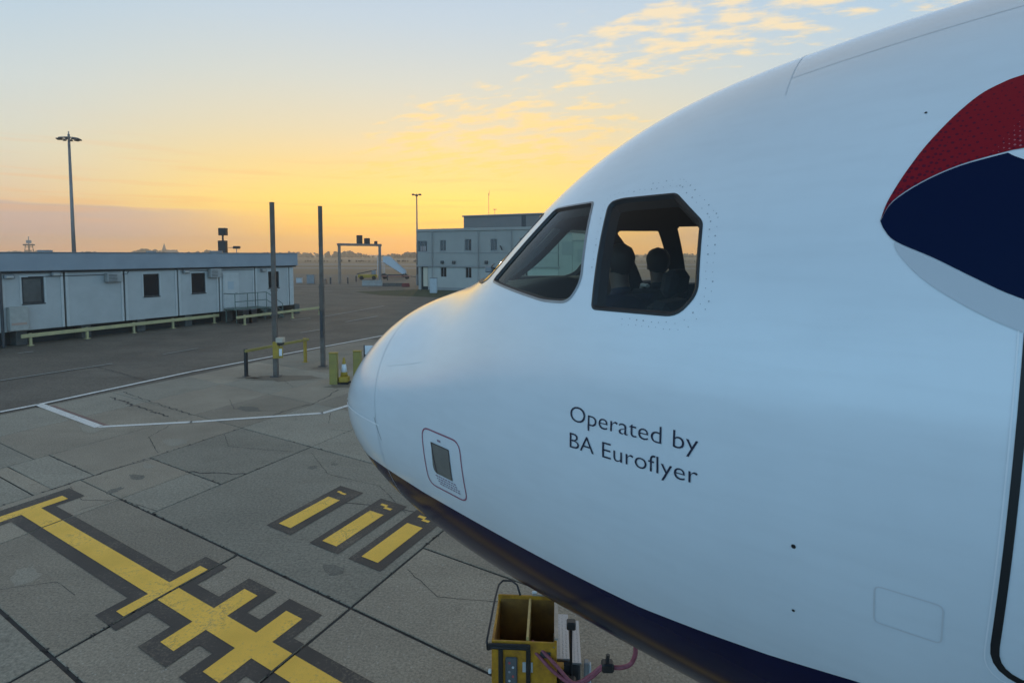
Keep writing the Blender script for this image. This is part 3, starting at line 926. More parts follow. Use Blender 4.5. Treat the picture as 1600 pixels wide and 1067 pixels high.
# ---- decals and seams that follow the skin
def ribbon(name, pts, w, m, off=.0016, closed=False, parent=airliner, dense=.03):
    """strip along a path of (x, z) or (x, ph) skin positions"""
    Q = []
    segs = list(zip(pts, pts[1:] + (pts[:1] if closed else [])))
    if not closed: segs = segs[:len(pts) - 1]
    for a, b in segs:
        L_ = math.hypot(b[0] - a[0], b[1] - a[1]); n = max(1, int(L_ / dense))
        for k in range(n): t = k / n; Q.append((a[0] + (b[0] - a[0]) * t, a[1] + (b[1] - a[1]) * t))
    if not closed: Q.append(pts[-1])
    P = [XZ(x, z, 1) for x, z in Q]; Nn = [SN(x, PH(x, z)) for x, z in Q]; n = len(P)
    mb = MB()
    for i in range(n):
        if closed: t = P[(i + 1) % n] - P[i - 1]
        else: t = P[min(i + 1, n - 1)] - P[max(i - 1, 0)]
        s_ = Nn[i].cross(t.normalized()) * w / 2
        mb.v += [tuple(P[i] + Nn[i] * off - s_), tuple(P[i] + Nn[i] * off + s_)]
    for i in range(n if closed else n - 1):
        a, b = 2 * i, 2 * ((i + 1) % n); mb.f.append((a, b, b + 1, a + 1)); mb.m.append(0)
    return mb.build(name, m, parent, smooth=True)


def ring_seam(name, path, w, m, off=.0015):
    """seam given as list of (x, ph)"""
    P = [SF(x, ph) for x, ph in path]; Nn = [SN(x, ph) for x, ph in path]; mb = MB(); n = len(P)
    for i in range(n):
        t = (P[min(i + 1, n - 1)] - P[max(i - 1, 0)]).normalized(); s_ = Nn[i].cross(t) * w / 2
        mb.v += [tuple(P[i] + Nn[i] * off - s_), tuple(P[i] + Nn[i] * off + s_)]
    for i in range(n - 1): mb.f.append((2 * i, 2 * i + 2, 2 * i + 3, 2 * i + 1)); mb.m.append(0)
    return mb.build(name, m, airliner, smooth=True)


def decal(name, poly, m, off=.002, step=.04, parent=airliner):
    """filled decal, outline in (x, z) on the port side"""
    out = resample(poly, step); n = len(out)
    xs = [p[0] for p in out]; zs = [p[1] for p in out]
    pts = [Vector(p) for p in out]
    x = min(xs)
    gx = []
    while x < max(xs):
        z = min(zs)
        while z < max(zs):
            q = Vector((x, z))
            if inside(q, out) and min((q - p).length for p in out) > step * .5: gx.append(q)
            z += step
        x += step
    vo, eo, fo, *_ = delaunay_2d_cdt(pts + gx, [(i, (i + 1) % n) for i in range(n)], [], 0, 1e-6)
    mb = MB(); mb.v = [tuple(XZ(v[0], v[1], 1, off)) for v in vo]
    nr = [SN(v[0], PH(v[0], v[1])) for v in vo]
    for f in fo:
        c = (vo[f[0]] + vo[f[1]] + vo[f[2]]) / 3
        if inside(c, out): mb.f.append(tuple(f)); mb.m.append(0)
    o = mb.build(name, m, parent, smooth=True)
    o.data.normals_split_custom_set_from_vertices([tuple(q) for q in nr])
    return o


seam = mat('panel_seam', (.64, .65, .67), .45)
seam_dk = mat('dark_seam', (.20, .21, .22), .6)
seam_lt = mat('bright_edge', (.85, .86, .88), .35)
ring_seam('radome_seam', [(.90 - .07 * math.sin(R(a)), R(a)) for a in range(-60, 241, 3)], .005, seam)
ribbon('radome_seam', [(.885, -.50), (.955, -.66)], .005, seam_dk)
ribbon('lightning_strip', [(.02, -.52), (.25, -.52), (.6, -.53), (.95, -.548)], .013, seam_lt, .004)
ring_seam('frame_seam', [(3.62, R(a)) for a in range(52, 129, 3)], .004, seam)
ring_seam('stringer_seam', [(3.62 + .06 * k, R(57.5)) for k in range(40)], .005, seam)
ring_seam('stringer_seam', [(1.0 + .06 * k, R(22 - .1 * k)) for k in range(8)], .005, mat('faint_seam', (.772, .78, .79), .3))


def rrect(x0, x1, z0, z1, r): return [tuple(p) for p in fillet([(x0, z0), (x1, z0), (x1, z1), (x0, z1)], r, 5)]


ribbon('access_panel', rrect(4.057, 4.243, -.556, -.418, .02), .005, seam, closed=True, dense=.02)
door_p = fillet([(4.369, -.60), (5.20, -.60), (5.20, 1.40), (4.452, 1.40)], [.10, .1, .16, .16], 6)
dr = MB()
door = ribbon('door', [tuple(p) for p in door_p], .022, rubber, .0022, closed=True, dense=.04)
door['label'] = 'cabin door outlined by a black seal'
ribbon('door_edge', [tuple(p) for p in fillet([(4.346, -.625), (5.22, -.625), (5.22, 1.425), (4.430, 1.425)], [.10, .1, .16, .16], 6)], .004, seam_lt, .002, closed=True, dense=.04, parent=door)
pink = mat('placard_border', (.33, .12, .17), .5)
plate = mat('static_plate', (.235, .225, .205), .45, metal=.3, var=.2, vscale=14)
ribbon('static_port_border', rrect(1.512, 1.925, -.822, -.427, .075), .011, pink, closed=True, dense=.02)
sp = decal('static_port_plate', [tuple(p) for p in fillet([(1.615, -.507), (1.808, -.507), (1.800, -.712), (1.600, -.712)], [.01, .02, .01, .05])], plate, .003)
ribbon('plate_edge', [(1.615, -.507), (1.806, -.507), (1.801, -.712)], .007, mat('plate_edge', (.07, .05, .05), .6), .004, parent=sp)
ribbon('plate_edge', [(1.616, -.505), (1.640, -.712)], .012, mat('plate_edge', (.07, .05, .05), .6), .004, parent=sp)
fine = mat('fine_print', (.30, .22, .28), .6)
for r_ in range(4):
    x = 1.615 + .01 * r_
    zz_ = -.730 - .017 * r_
    while x < 1.86 - .012 * (3 - r_):
        w_ = random.uniform(.010, .028); ribbon('fine_print', [(x, zz_), (x + w_, zz_)], .0085, fine, .002, dense=.02); x += w_ + .008
ribbon('fine_print', [(1.685, -.476), (1.722, -.476)], .014, fine, .002)

# lettering
letter_mat = mat('lettering_navy', (.020, .024, .050), .4)


def text_mesh(txt):
    cu = bpy.data.curves.new('t', 'FONT'); cu.body = txt; cu.resolution_u = 4; cu.offset = -.009
    to = bpy.data.objects.new('t', cu); COL.objects.link(to)
    dg = bpy.context.evaluated_depsgraph_get(); dg.update()
    me = bpy.data.meshes.new_from_object(to.evaluated_get(dg))
    bpy.data.objects.remove(to)
    xs = [v.co.x for v in me.vertices]; a, b = min(xs), max(xs)
    cu2 = bpy.data.curves.new('t', 'FONT'); cu2.body = 'E'; t2 = bpy.data.objects.new('t', cu2); COL.objects.link(t2)
    dg = bpy.context.evaluated_depsgraph_get(); dg.update(); m2 = bpy.data.meshes.new_from_object(t2.evaluated_get(dg))
    ch = max(v.co.y for v in m2.vertices); bpy.data.objects.remove(t2)
    bm = bmesh.new(); bm.from_mesh(me)
    bmesh.ops.subdivide_edges(bm, edges=[e for e in bm.edges if e.calc_length() > .25], cuts=1)
    return bm, a, b, ch


def write_line(words, x0, x1, zb_, cap):
    """one mesh per word, laid along the skin"""
    _, a, b, _ = text_mesh(' '.join(words))
    for k, w in enumerate(words):
        bm, wa, wb_, ch = text_mesh(w)
        lead = text_mesh(' '.join(words[:k] + [w]))
        shift = lead[2] - wb_
        for v in bm.verts:
            x = x0 + (v.co.x + shift - a) / (b - a) * (x1 - x0); z = zb_ + v.co.y / ch * cap
            v.co = XZ(x, z, 1, .0025)
        me2 = bpy.data.meshes.new('lettering'); bm.to_mesh(me2); bm.free(); me2.materials.clear(); me2.materials.append(letter_mat)
        o = bpy.data.objects.new('lettering', me2); COL.objects.link(o); o.parent = airliner
        o['label'] = 'navy word ' + w + ' on the white nose'


write_line(['Operated', 'by'], 2.803, 3.446, -.101, .072)
write_line(['BA', 'Euroflyer'], 2.803, 3.446, -.228, .072)


def ribbon_red():
    m = bpy.data.materials.new('ribbon_red'); m.use_nodes = True
    nt = m.node_tree; N, L = nt.nodes, nt.links; b = N['Principled BSDF']
    tc = N.new('ShaderNodeTexCoord'); mp = N.new('ShaderNodeMapping'); mp.inputs['Rotation'].default_value = (0, R(20), 0)
    L.new(tc.outputs['Object'], mp.inputs[0])
    v = N.new('ShaderNodeTexVoronoi'); v.inputs['Scale'].default_value = 62; v.inputs['Randomness'].default_value = 0.0; L.new(mp.outputs[0], v.inputs[0])
    sx = N.new('ShaderNodeSeparateXYZ'); L.new(tc.outputs['Object'], sx.inputs[0])
    r = N.new('ShaderNodeMapRange'); L.new(sx.outputs[0], r.inputs[0]); r.inputs[1].default_value = -4.36; r.inputs[2].default_value = -4.02; r.inputs[3].default_value = .22; r.inputs[4].default_value = .46
    c = N.new('ShaderNodeMath'); c.operation = 'LESS_THAN'; L.new(v.outputs['Distance'], c.inputs[0]); L.new(r.outputs[0], c.inputs[1])
    mx = N.new('ShaderNodeMix'); mx.data_type = 'RGBA'; L.new(c.outputs[0], mx.inputs[0]); mx.inputs[6].default_value = (.26, .010, .020, 1); mx.inputs[7].default_value = (.105, .008, .026, 1)
    L.new(mx.outputs[2], b.inputs['Base Color']); b.inputs['Roughness'].default_value = .4; b.inputs['Specular IOR Level'].default_value = .1
    return m


red_p = [(4.026, .793), (4.042, .853), (4.075, .926), (4.110, .990), (4.153, 1.059), (4.224, 1.151), (4.294, 1.222), (4.355, 1.258), (4.412, 1.278), (4.60, 1.32), (4.85, 1.34), (5.10, 1.33),
         (5.0, 1.20), (4.75, 1.09), (4.55, 1.035), (4.403, 1.010), (4.365, 1.004), (4.243, .971), (4.139, .921), (4.059, .859)]
navy_p = [(4.365, .998), (4.243, .966), (4.139, .916), (4.059, .854), (4.026, .790), (4.040, .759), (4.075, .719), (4.182, .664), (4.296, .598), (4.400, .545), (4.65, .45), (5.0, .36), (5.4, .30),
          (5.3, .45), (4.9, .70), (4.6, .86), (4.402, .972)]
shade_p = [(4.069, .717), (4.076, .693), (4.099, .657), (4.150, .600), (4.218, .548), (4.314, .490), (4.401, .450), (4.62, .37), (4.9, .31), (4.9, .375), (4.65, .445), (4.400, .541), (4.296, .594), (4.182, .660), (4.078, .714)]
def smooth_loop(P, n=4):
    out = []; P = [Vector(p) for p in P]; k = len(P)
    for i in range(k):
        p0, p1, p2, p3 = P[i - 1], P[i], P[(i + 1) % k], P[(i + 2) % k]
        ang = lambda a, b, c: (b - a).angle(c - b)
        s1, s2 = ang(p0, p1, p2) < .6, ang(p1, p2, p3) < .6
        m1 = (p2 - p0) / 2 if s1 else (p2 - p1); m2 = (p3 - p1) / 2 if s2 else (p2 - p1)
        for j in range(n):
            t = j / n; out.append(p1 * (2 * t ** 3 - 3 * t * t + 1) + m1 * (t ** 3 - 2 * t * t + t) + p2 * (-2 * t ** 3 + 3 * t * t) + m2 * (t ** 3 - t * t))
    return out


em = decal('ribbon_emblem', smooth_loop(red_p), ribbon_red(), .0022)
em['label'] = 'red upper fold of the ribbon emblem'
decal('ribbon_fold', smooth_loop(navy_p), mat('ribbon_navy', (.002, .009, .040), .45, spec=.08), .0030)['label'] = 'navy lower fold of the ribbon emblem'
decal('ribbon_shade', smooth_loop(shade_p), mat('ribbon_grey', (.55, .57, .60), .35), .0024)['label'] = 'pale grey shadow stripe under the ribbon emblem'
dots = MB()
for ix in range(9):
    for iz in range(8):
        x = 4.315 + ix * .0135; z = .998 + .27 * (x - 4.365) + .012 + iz * .0165 + (.008 if ix % 2 else 0)
        r_ = .0042 * min(1, max(0, (x - 4.30) * 12 - iz * .16))
        if r_ < .0012: continue
        p = XZ(x, z, 1, .0034); n = SN(x, PH(x, z)); u_ = n.cross(Vector((0, 0, 1))).normalized(); w_ = n.cross(u_)
        dots.add([p + u_ * r_, p + w_ * r_, p - u_ * r_, p - w_ * r_], [(0, 1, 2, 3)])
dots.build('halftone_dots', mat('halftone_pink', (.40, .12, .15), .4), em)['kind'] = 'stuff'

# rivets round the rear side window, drain holes
rv = MB()


def rivet(x, z, r_, mb=None):
    p = XZ(x, z, 1); n = SN(x, PH(x, z)); u_ = n.cross(Vector((0, 0, 1))).normalized(); w_ = n.cross(u_)
    (mb or rv).add([p + n * .0018 + (u_ * math.cos(a) + w_ * math.sin(a)) * r_ for a in [k * math.pi / 3 for k in range(6)]], [tuple(range(6))])


cen = Vector((3.10, .69))
for ring_ in (.045, .075):
    Wo = []
    for p in WIN_REAR:
        d = (p - cen).normalized(); Wo.append(p + d * ring_)
    for p in resample(resample(Wo, 9)[::2], .034):
        if p.x > 3.05 or (ring_ < .06 and p.y > .6): rivet(p.x + random.uniform(-.003, .003), p.y + random.uniform(-.003, .003), random.choice([.0022, .0026, .0038]))
rv.build('rivets', mat('rivet_grey', (.36, .39, .43), .5), airliner)['kind'] = 'stuff'
dh = MB()
for x, z, r_ in ((3.804, -.363, .009), (3.802, -.629, .006), (4.144, 1.182, .005)): rivet(x, z, r_, dh)
dh.build('drain_holes', rubber, airliner)['kind'] = 'stuff'
# windscreen wiper on the nose shoulder
wp = MB()
wp.tube([SF(1.60, R(66), .012), SF(1.66, R(63), .016), SF(1.74, R(58), .016), SF(1.80, R(55), .010)], .005, 6)
wp.bevbox(-.03, .03, -.02, .02, -.012, .03, .006, M=Matrix.Translation(SF(1.62, R(64), .008)))
wp.build('wiper', mid_grey, airliner)
# nose landing gear, behind the door line
ng = MB(); gx = -5.07
ng.tube([(gx - .1, 0, CLZ - 1.9), (gx, 0, .62)], .11, 12); ng.tube([(gx, 0, .8), (gx, 0, .38)], .075, 12); ng.tube([(gx, -.32, .38), (gx, .32, .38)], .05, 10)
ng.tube([(gx + .9, 0, CLZ - 1.95), (gx + .05, 0, .95)], .05, 8)
gear = ng.build('nose_gear', light_grey, airliner, smooth=True)
for y in (-.27, .27):
    wl = MB(); M_ = Matrix.Translation((gx, y, .381)) @ Matrix.Rotation(R(90), 4, 'X')
    pr = [(.16, -.11), (.30, -.11), (.365, -.07), (.381, 0), (.365, .07), (.30, .11), (.16, .11)]
    t_ = MB(); t_.lathe(pr, 28); wl.add([M_ @ Vector(v) for v in t_.v], t_.f); wl.build('wheel', rubber, gear, smooth=True)

# ------------------------------------------------------------------ the two people on the flight deck
def person(loc, head_turn, label, jacket, hair_col, arm):
    """seated figure grown from a joint skeleton; +X forward"""
    root = empty('person', loc, TH + math.pi + head_turn)
    J = {'pelvis': ((0, 0, 0), .15), 'waist': ((-.02, 0, .15), .135), 'chest': ((-.04, 0, .34), .155), 'neck0': ((-.03, 0, .47), .075), 'neck': ((-.015, 0, .53), .055), 'head0': ((.0, 0, .60), .066), 'head1': ((.0, 0, .69), .078), 'head2': ((-.005, 0, .745), .055),
         'shL': ((-.03, .17, .42), .07), 'elL': ((.08, .25, .18), .048), 'wrL': (arm[0], .034), 'haL': (tuple(arm[0][i] + (.07, 0, -.01)[i] for i in range(3)), .036),
         'shR': ((-.03, -.17, .42), .07), 'elR': ((.08, -.25, .18), .048), 'wrR': (arm[1], .034), 'haR': (tuple(arm[1][i] + (.07, 0, -.01)[i] for i in range(3)), .036),
         'hipL': ((.08, .10, .0), .10), 'knL': ((.46, .13, .05), .065), 'anL': ((.58, .13, -.36), .045), 'toL': ((.74, .13, -.40), .035),
         'hipR': ((.08, -.10, .0), .10), 'knR': ((.46, -.13, .05), .065), 'anR': ((.58, -.13, -.36), .045), 'toR': ((.74, -.13, -.40), .035)}
    E_ = [('pelvis', 'waist'), ('waist', 'chest'), ('chest', 'neck0'), ('neck0', 'neck'), ('neck', 'head0'), ('head0', 'head1'), ('head1', 'head2'),
          ('chest', 'shL'), ('shL', 'elL'), ('elL', 'wrL'), ('wrL', 'haL'), ('chest', 'shR'), ('shR', 'elR'), ('elR', 'wrR'), ('wrR', 'haR'),
          ('pelvis', 'hipL'), ('hipL', 'knL'), ('knL', 'anL'), ('anL', 'toL'), ('pelvis', 'hipR'), ('hipR', 'knR'), ('knR', 'anR'), ('anR', 'toR')]
    names = list(J); me = bpy.data.meshes.new('body')
    me.from_pydata([J[n][0] for n in names], [(names.index(a), names.index(b)) for a, b in E_], [])
    tmp = bpy.data.objects.new('tmp', me); COL.objects.link(tmp)
    sk = tmp.modifiers.new('skin', 'SKIN')
    for i, n in enumerate(names):
        sv = me.skin_vertices[0].data[i]; sv.radius = (J[n][1], J[n][1]); sv.use_root = (n == 'pelvis')
    sb = tmp.modifiers.new('sub', 'SUBSURF'); sb.levels = 2; sb.render_levels = 2
    dg = bpy.context.evaluated_depsgraph_get(); dg.update()
    bm_ = bpy.data.meshes.new_from_object(tmp.evaluated_get(dg)); bpy.data.objects.remove(tmp)
    bm_.name = 'body'; bm_.materials.clear()
    skin = mat('skin', (.13, .08, .06), .65)
    bm_.materials.append(jacket); bm_.materials.append(skin)
    for p in bm_.polygons:
        p.use_smooth = True
        c = p.center; p.material_index = 1 if (c.z > .52 or (c.x > arm[0][0] - .01 and c.z > .02 and c.x < .5 and abs(c.y) > .1 and c.z > .09)) else 0
    body = bpy.data.objects.new('body', bm_); COL.objects.link(body); body.parent = root
    # face: nose, brow, ears as one mesh on the head
    f = MB(); f.add([(.078, -.014, .635), (.078, .014, .635), (.104, 0, .632), (.082, 0, .685)], [(0, 1, 2), (0, 2, 3), (1, 3, 2)])
    f.build('nose', skin, body)
    f = MB(); f.bevbox(.060, .074, -.026, .026, .598, .610, .004); f.build('mouth', mat('lips', (.14, .06, .05), .6), body)
    for s in (-1, 1):
        f = MB(); f.bevbox(-.015, .02, s * .074 - .008, s * .074 + .008, .62, .68, .006); f.build('ear', skin, body)
        e = MB(); e.lathe([(.004, -.009), (.009, -.004), (.009, .004), (.004, .009)], 8, c=(.070, s * .030, .672)); e.build('eye', mat('eye', (.03, .025, .02), .3), body)
    h = bmesh.new(); bmesh.ops.create_icosphere(h, subdivisions=3, radius=1)
    for v in h.verts:
        n = v.co.copy(); k = 1 + .06 * math.sin(9 * n.x + 3) * math.sin(11 * n.y + 5 * n.z) + random.uniform(-.02, .02)
        v.co = Vector((n.x * .098 * k - .010, n.y * .088 * k, n.z * (.092 if n.z > 0 else .125) * k + .70))
    bmesh.ops.delete(h, geom=[v for v in h.verts if v.co.x > .04 and v.co.z < .725], context='VERTS')
    hm = bpy.data.meshes.new('hair'); h.to_mesh(hm); h.free(); hm.materials.append(hair_col)
    ho = bpy.data.objects.new('hair', hm); COL.objects.link(ho); ho.parent = body
    for p in hm.polygons: p.use_smooth = True
    tag(root, label, 'person', 'people on the flight deck')
    return root, body


ca, sa = math.cos(TH + math.pi), math.sin(TH + math.pi)


def loc_w(x, y, z): return (NX + (-x) * ca - y * sa, NY + (-x) * sa + y * ca, CLZ + z)


jack = mat('navy_jacket', (.020, .021, .045), .85, var=.3, vscale=10)
hair = mat('dark_hair', (.014, .012, .011), .7)
person(loc_w(2.60, .52, -.045), R(-25), 'person in a navy jacket seated by the cockpit rear side window', jack, hair, [(.30, .20, .20), (.32, -.16, .22)])
per2, bod2 = person(loc_w(2.46, -.55, -.06), R(-55), 'person in dark clothes with pale straps in the far cockpit seat', mat('black_jacket', (.016, .016, .018), .85), hair, [(.30, .22, .16), (.30, -.22, .16)])
strap = mat('pale_strap', (.55, .52, .50), .7)
for s in (-1, 1):
    h = MB(); h.tube([(-.10, s * .10, .50), (.04, s * .11, .50), (.125, s * .11, .40), (.145, s * .09, .25), (.14, s * .06, .10)], .016, 6); h.build('harness_strap', strap, bod2)

# ------------------------------------------------------------------ things standing on the apron
rust_post = mat('weathered_post', (.17, .145, .125), .75, col2=(.085, .062, .05), vscale=1.6, bump=.2, bscale=30)
yellow_paint = mat('yellow_metal_paint', (.46, .29, .03), .55, col2=(.32, .21, .03), vscale=5)
pale_yellow = mat('faded_yellow_paint', (.34, .27, .06), .6, col2=(.25, .20, .06), vscale=3)
cream_paint = mat('cream_rail_paint', (.52, .44, .21), .6, col2=(.38, .33, .19), vscale=2)
white_plastic = mat('white_plastic', (.75, .76, .77), .5, var=.12, vscale=8)


def tall_post(px, py, top_py, label):
    b = G(px, py); top = AT(px, top_py, b.y).z
    o = empty('steel_post', b)
    m = MB(); m.bevbox(-.085, .085, -.085, .085, 0, top * .52, .012); m.bevbox(-.070, .070, -.070, .070, top * .52, top, .012); m.build('shaft', rust_post, o)
    f = MB(); f.bevbox(-.17, .17, -.17, .17, -.02, .03, .006); f.build('base_plate', dark_grey, o)
    c = MB(); c.bevbox(-.076, .076, -.076, .076, top, top + .02, .005); c.build('end_cap', dark_grey, o)
    for z in (top * .5, top * .36):
        k = MB(); k.bevbox(-.10, .10, -.10, .10, z - .03, z + .03, .006); k.build('collar', rust_post, o)
    tag(o, label, 'post', 'tall steel posts on the apron')
    return o, b, top


post1, P1_, t1_ = tall_post(431.5, 588, 317, 'tall weathered steel post with the yellow box, nearer the cabins')
post2, P2_, t2_ = tall_post(505, 572, 323, 'tall weathered steel post without a box, beside the low yellow barrier')
# junction conduit on the second post
cb = MB(); cb.bevbox(-.05, .05, -.16, -.09, 1.2, 2.3, .01); cb.build('conduit', dark_grey, post2)

# call box strapped to the first post
bx = empty('call_box', P1_ + Vector((.12, -.14, .72)))
m = MB(); m.bevbox(-.13, .10, -.12, .02, 0, .62, .012); m.build('housing', yellow_paint, bx)
m = MB(); m.bevbox(.02, .28, -.20, .08, .60, .78, .015); m.bevbox(.06, .25, -.17, .05, .50, .60, .01, mi=1); m.build('hood', [mat('beige_hood', (.50, .42, .33), .6), black_metal], bx)
m = MB(); m.bevbox(.11, .22, -.13, -.10, .10, .36, .006); m.build('notice', white_plastic, bx)
m = MB(); m.box(.09, .24, -.10, -.06, .02, .45); m.build('back_plate', yellow_paint, bx)
tag(bx, 'yellow call box with a beige hood fixed to the tall post', 'box')


def barrier(name, pts, h, label, mat_beam, mat_post, beam_h, posts, group=None, dark_first=False, cat='barrier'):
    o = empty(name, pts[0])
    A, B = Vector(pts[0]), Vector(pts[1]); d = (B - A); L_ = d.length; d.normalize(); rz = math.atan2(d.y, d.x); o.rotation_euler = (0, 0, rz)
    m = MB(); m.bevbox(-.12, L_ + .12, -.04, .04, h - beam_h, h, .012); m.build('beam', mat_beam, o)
    for i, u in enumerate(posts):
        m = MB(); m.bevbox(u * L_ - .055, u * L_ + .055, .042, .152, 0, h + .02, .01); m.box(u * L_ - .11, u * L_ + .11, -.0, .2, -.021, .012)
        m.build('post', black_metal if (dark_first and i == 0) else mat_post, o)
    tag(o, label, cat, group)
    return o


barrier('low_barrier', [G(388, 588), G(480, 566)], 1.02, 'low yellow barrier with a black end post beside the tall posts', pale_yellow, yellow_paint, .10, [0, 1], dark_first=True)
barrier('guard_rail', [G(38, 541), G(340, 504.5)], .60, 'long cream guard rail low in front of the cabins', cream_paint, cream_paint, .19, [.03, .27, .50, .72, .985], 'cream guard rails')
barrier('guard_rail', [G(372, 509), G(503, 491)], .62, 'shorter cream guard rail right of the cabin steps', cream_paint, cream_paint, .17, [.08, .62, .98], 'cream guard rails')


def bollard(p, label):
    o = empty('bollard', p)
    m = MB(); m.bevbox(-.14, .14, -.10, .10, -.02, 1.1, .02); m.build('post', pale_yellow, o)
    m = MB(); m.bevbox(-.15, .15, -.11, .11, 1.1, 1.13, .008); m.build('cap', yellow_paint, o)
    tag(o, label, 'bollard', 'yellow bollards by the nose')


bollard(G(522, 600), 'square yellow bollard just left of the aircraft nose beside the cone')
bollard(G(559, 596), 'square yellow bollard partly hidden by the aircraft nose')
co_ = empty('traffic_cone', G(538, 599))
m = MB(); m.bevbox(-.19, .19, -.19, .19, -.02, .06, .02); m.build('base', rubber, co_)
m = MB(); m.bevbox(-.165, .165, -.165, .165, .06, .26, .03); m.build('weight', yellow_paint, co_)
m = MB(); m.lathe([(.13, .26), (.104, .43), (.066, .69), (.035, .92), (.02, .93)], 18); m.build('cone_body', yellow_paint, co_, smooth=True)
m = MB(); m.lathe([(.107, .42), (.068, .70)], 18); m.build('white_sleeve', white_plastic, co_, smooth=True)
tag(co_, 'yellow cone with a white sleeve by the aircraft nose', 'cone')
sg = empty('small_sign', G(570, 578))
m = MB(); m.tube([(0, 0, -.02), (0, 0, 1.0)], .035, 8); m.build('post', dark_grey, sg)
m = MB(); m.bevbox(.02, .62, -.03, .0, .62, .98, .008); m.build('panel', white_plastic, sg)
tag(sg, 'small white sign on a grey post just behind the nose', 'sign')

# boarding stairs the viewer stands on, unseen, added partly to shade the fuselage
bst = empty('boarding_stairs', (NX, NY, 0), TH + math.pi)  # added and unseen, partly to shade the fuselage
stp = mat('stair_panel', (.42, .43, .44), .6, var=.15)
m = MB(); m.bevbox(-6.0, -4.32, 2.0, 5.0, 2.86, 2.95, .01); m.build('platform', dark_grey, bst)  # part of the added, unseen stairs
m = MB(); m.bevbox(-6.04, -5.98, 2.3, 5.0, 2.96, 4.05, .01); m.build('side_panel', stp, bst)
for k in range(14):
    m = MB(); m.bevbox(-5.95, -4.35, 5.02 + k * .28, 5.32 + k * .28, 2.68 - k * .19, 2.74 - k * .19, .006); m.build('step', dark_grey, bst)
m = MB(); m.bevbox(-5.9, -4.4, 2.2, 4.9, 2.5, 2.86, .02)
for x in (-5.8, -4.5):
    for y in (2.5, 4.8): m.tube([(x, y, .3), (x, y, 2.55)], .06, 8)
m.build('frame', stp, bst)
m = MB(); m.bevbox(-5.95, -4.35, 2.3, 9.2, .35, .6, .03); m.build('chassis', stp, bst)
for x in (-5.9, -4.4):
    for y in (2.9, 8.3):
        w = MB(); t_ = MB(); t_.lathe([(.15, -.09), (.34, -.09), (.36, 0), (.34, .09), (.15, .09)], 16); M_ = Matrix.Translation((x, y, .34)) @ Matrix.Rotation(R(90), 4, 'Y'); w.add([M_ @ Vector(v) for v in t_.v], t_.f); w.build('wheel', rubber, bst)
tag(bst, 'grey boarding stairs at the cabin door just out of the picture', 'stairs')
# ------------------------------------------------------------------ buildings
class Facade:
    """local frame on a wall line: x along the wall, y into the building, z up"""
    def __init__(s, A, B):
        s.A = Vector((A.x, A.y, 0)); d = Vector((B.x - A.x, B.y - A.y, 0)); s.L = d.length; s.e = d.normalized(); s.rz = math.atan2(d.y, d.x)
    def at(s, px, py):
        d = ray(px, py); det = -d.x * s.e.y + d.y * s.e.x
        t = (s.A.y * s.e.x - s.A.x * s.e.y) / det
        P = Vector((d.x * t, d.y * t, 0)) - s.A
        return P.dot(s.e), EYE + d.z * t
    def u(s, px, py=430): return s.at(px, py)[0]


def wall_cells(mb, u0, u1, z0, z1, holes, y=0.0, depth=.12, mi=0):
    us_ = sorted({u0, u1, *[h[0] for h in holes], *[h[1] for h in holes]}); zs_ = sorted({z0, z1, *[h[2] for h in holes], *[h[3] for h in holes]})
    for a, b in zip(us_, us_[1:]):
        for c, d in zip(zs_, zs_[1:]):
            mu, mz = (a + b) / 2, (c + d) / 2
            if any(h[0] < mu < h[1] and h[2] < mz < h[3] for h in holes): continue
            mb.add([(a, y, c), (b, y, c), (b, y, d), (a, y, d)], [(0, 1, 2, 3)], mi)
    for h in holes:
        a, b, c, d = h
        for q in (((a, c), (a, d)), ((b, d), (b, c)), ((a, d), (b, d)), ((b, c), (a, c))):
            (p0, q0), (p1, q1) = q
            mb.add([(p0, y, q0), (p0, y + depth, q0), (p1, y + depth, q1), (p1, y, q1)], [(0, 1, 2, 3)], mi)


def window(parent, h, y, frame_m, pane_m, fw=.06, mull=0, sill=True):
    a, b, c, d = h
    m = MB(); y0, y1 = y + .03, y + .09
    m.box(a, a + fw, y0, y1, c, d); m.box(b - fw, b, y0, y1, c, d); m.box(a + fw, b - fw, y0, y1, c, c + fw); m.box(a + fw, b - fw, y0, y1, d - fw, d)
    for k in range(mull): xm = a + (b - a) * (k + 1) / (mull + 1); m.box(xm - .03, xm + .03, y0 + .004, y1 - .004, c + fw, d - fw)
    if sill: m.bevbox(a - .05, b + .05, y - .05, y + .028, c - .06, c - .002, .008)
    w = m.build('window', frame_m, parent)
    p = MB(); p.box(a + fw * .5, b - fw * .5, y + .055, y + .065, c + fw * .5, d - fw * .5); p.build('pane', pane_m, w)
    return w


cab_wall = mat('cabin_panel', (.46, .455, .435), .55, col2=(.39, .385, .37), vscale=.8)
cab_trim = mat('cabin_trim', (.52, .515, .49), .5, var=.12)
cab_fascia = mat('cabin_fascia', (.30, .33, .36), .6, col2=(.24, .27, .30), vscale=.6)
cab_dark = mat('cabin_gap', (.035, .037, .04), .8)
plinth_m = mat('plinth_block', (.12, .12, .115), .9, var=.3)
dark_pane = mat('dark_window_glass', (.012, .014, .018), .08, spec=.6)
dim_pane = mat('window_with_blind', (.10, .10, .095), .25, var=.5, vscale=1.5)
ac_m = mat('air_conditioner', (.36, .35, .33), .6, var=.2)

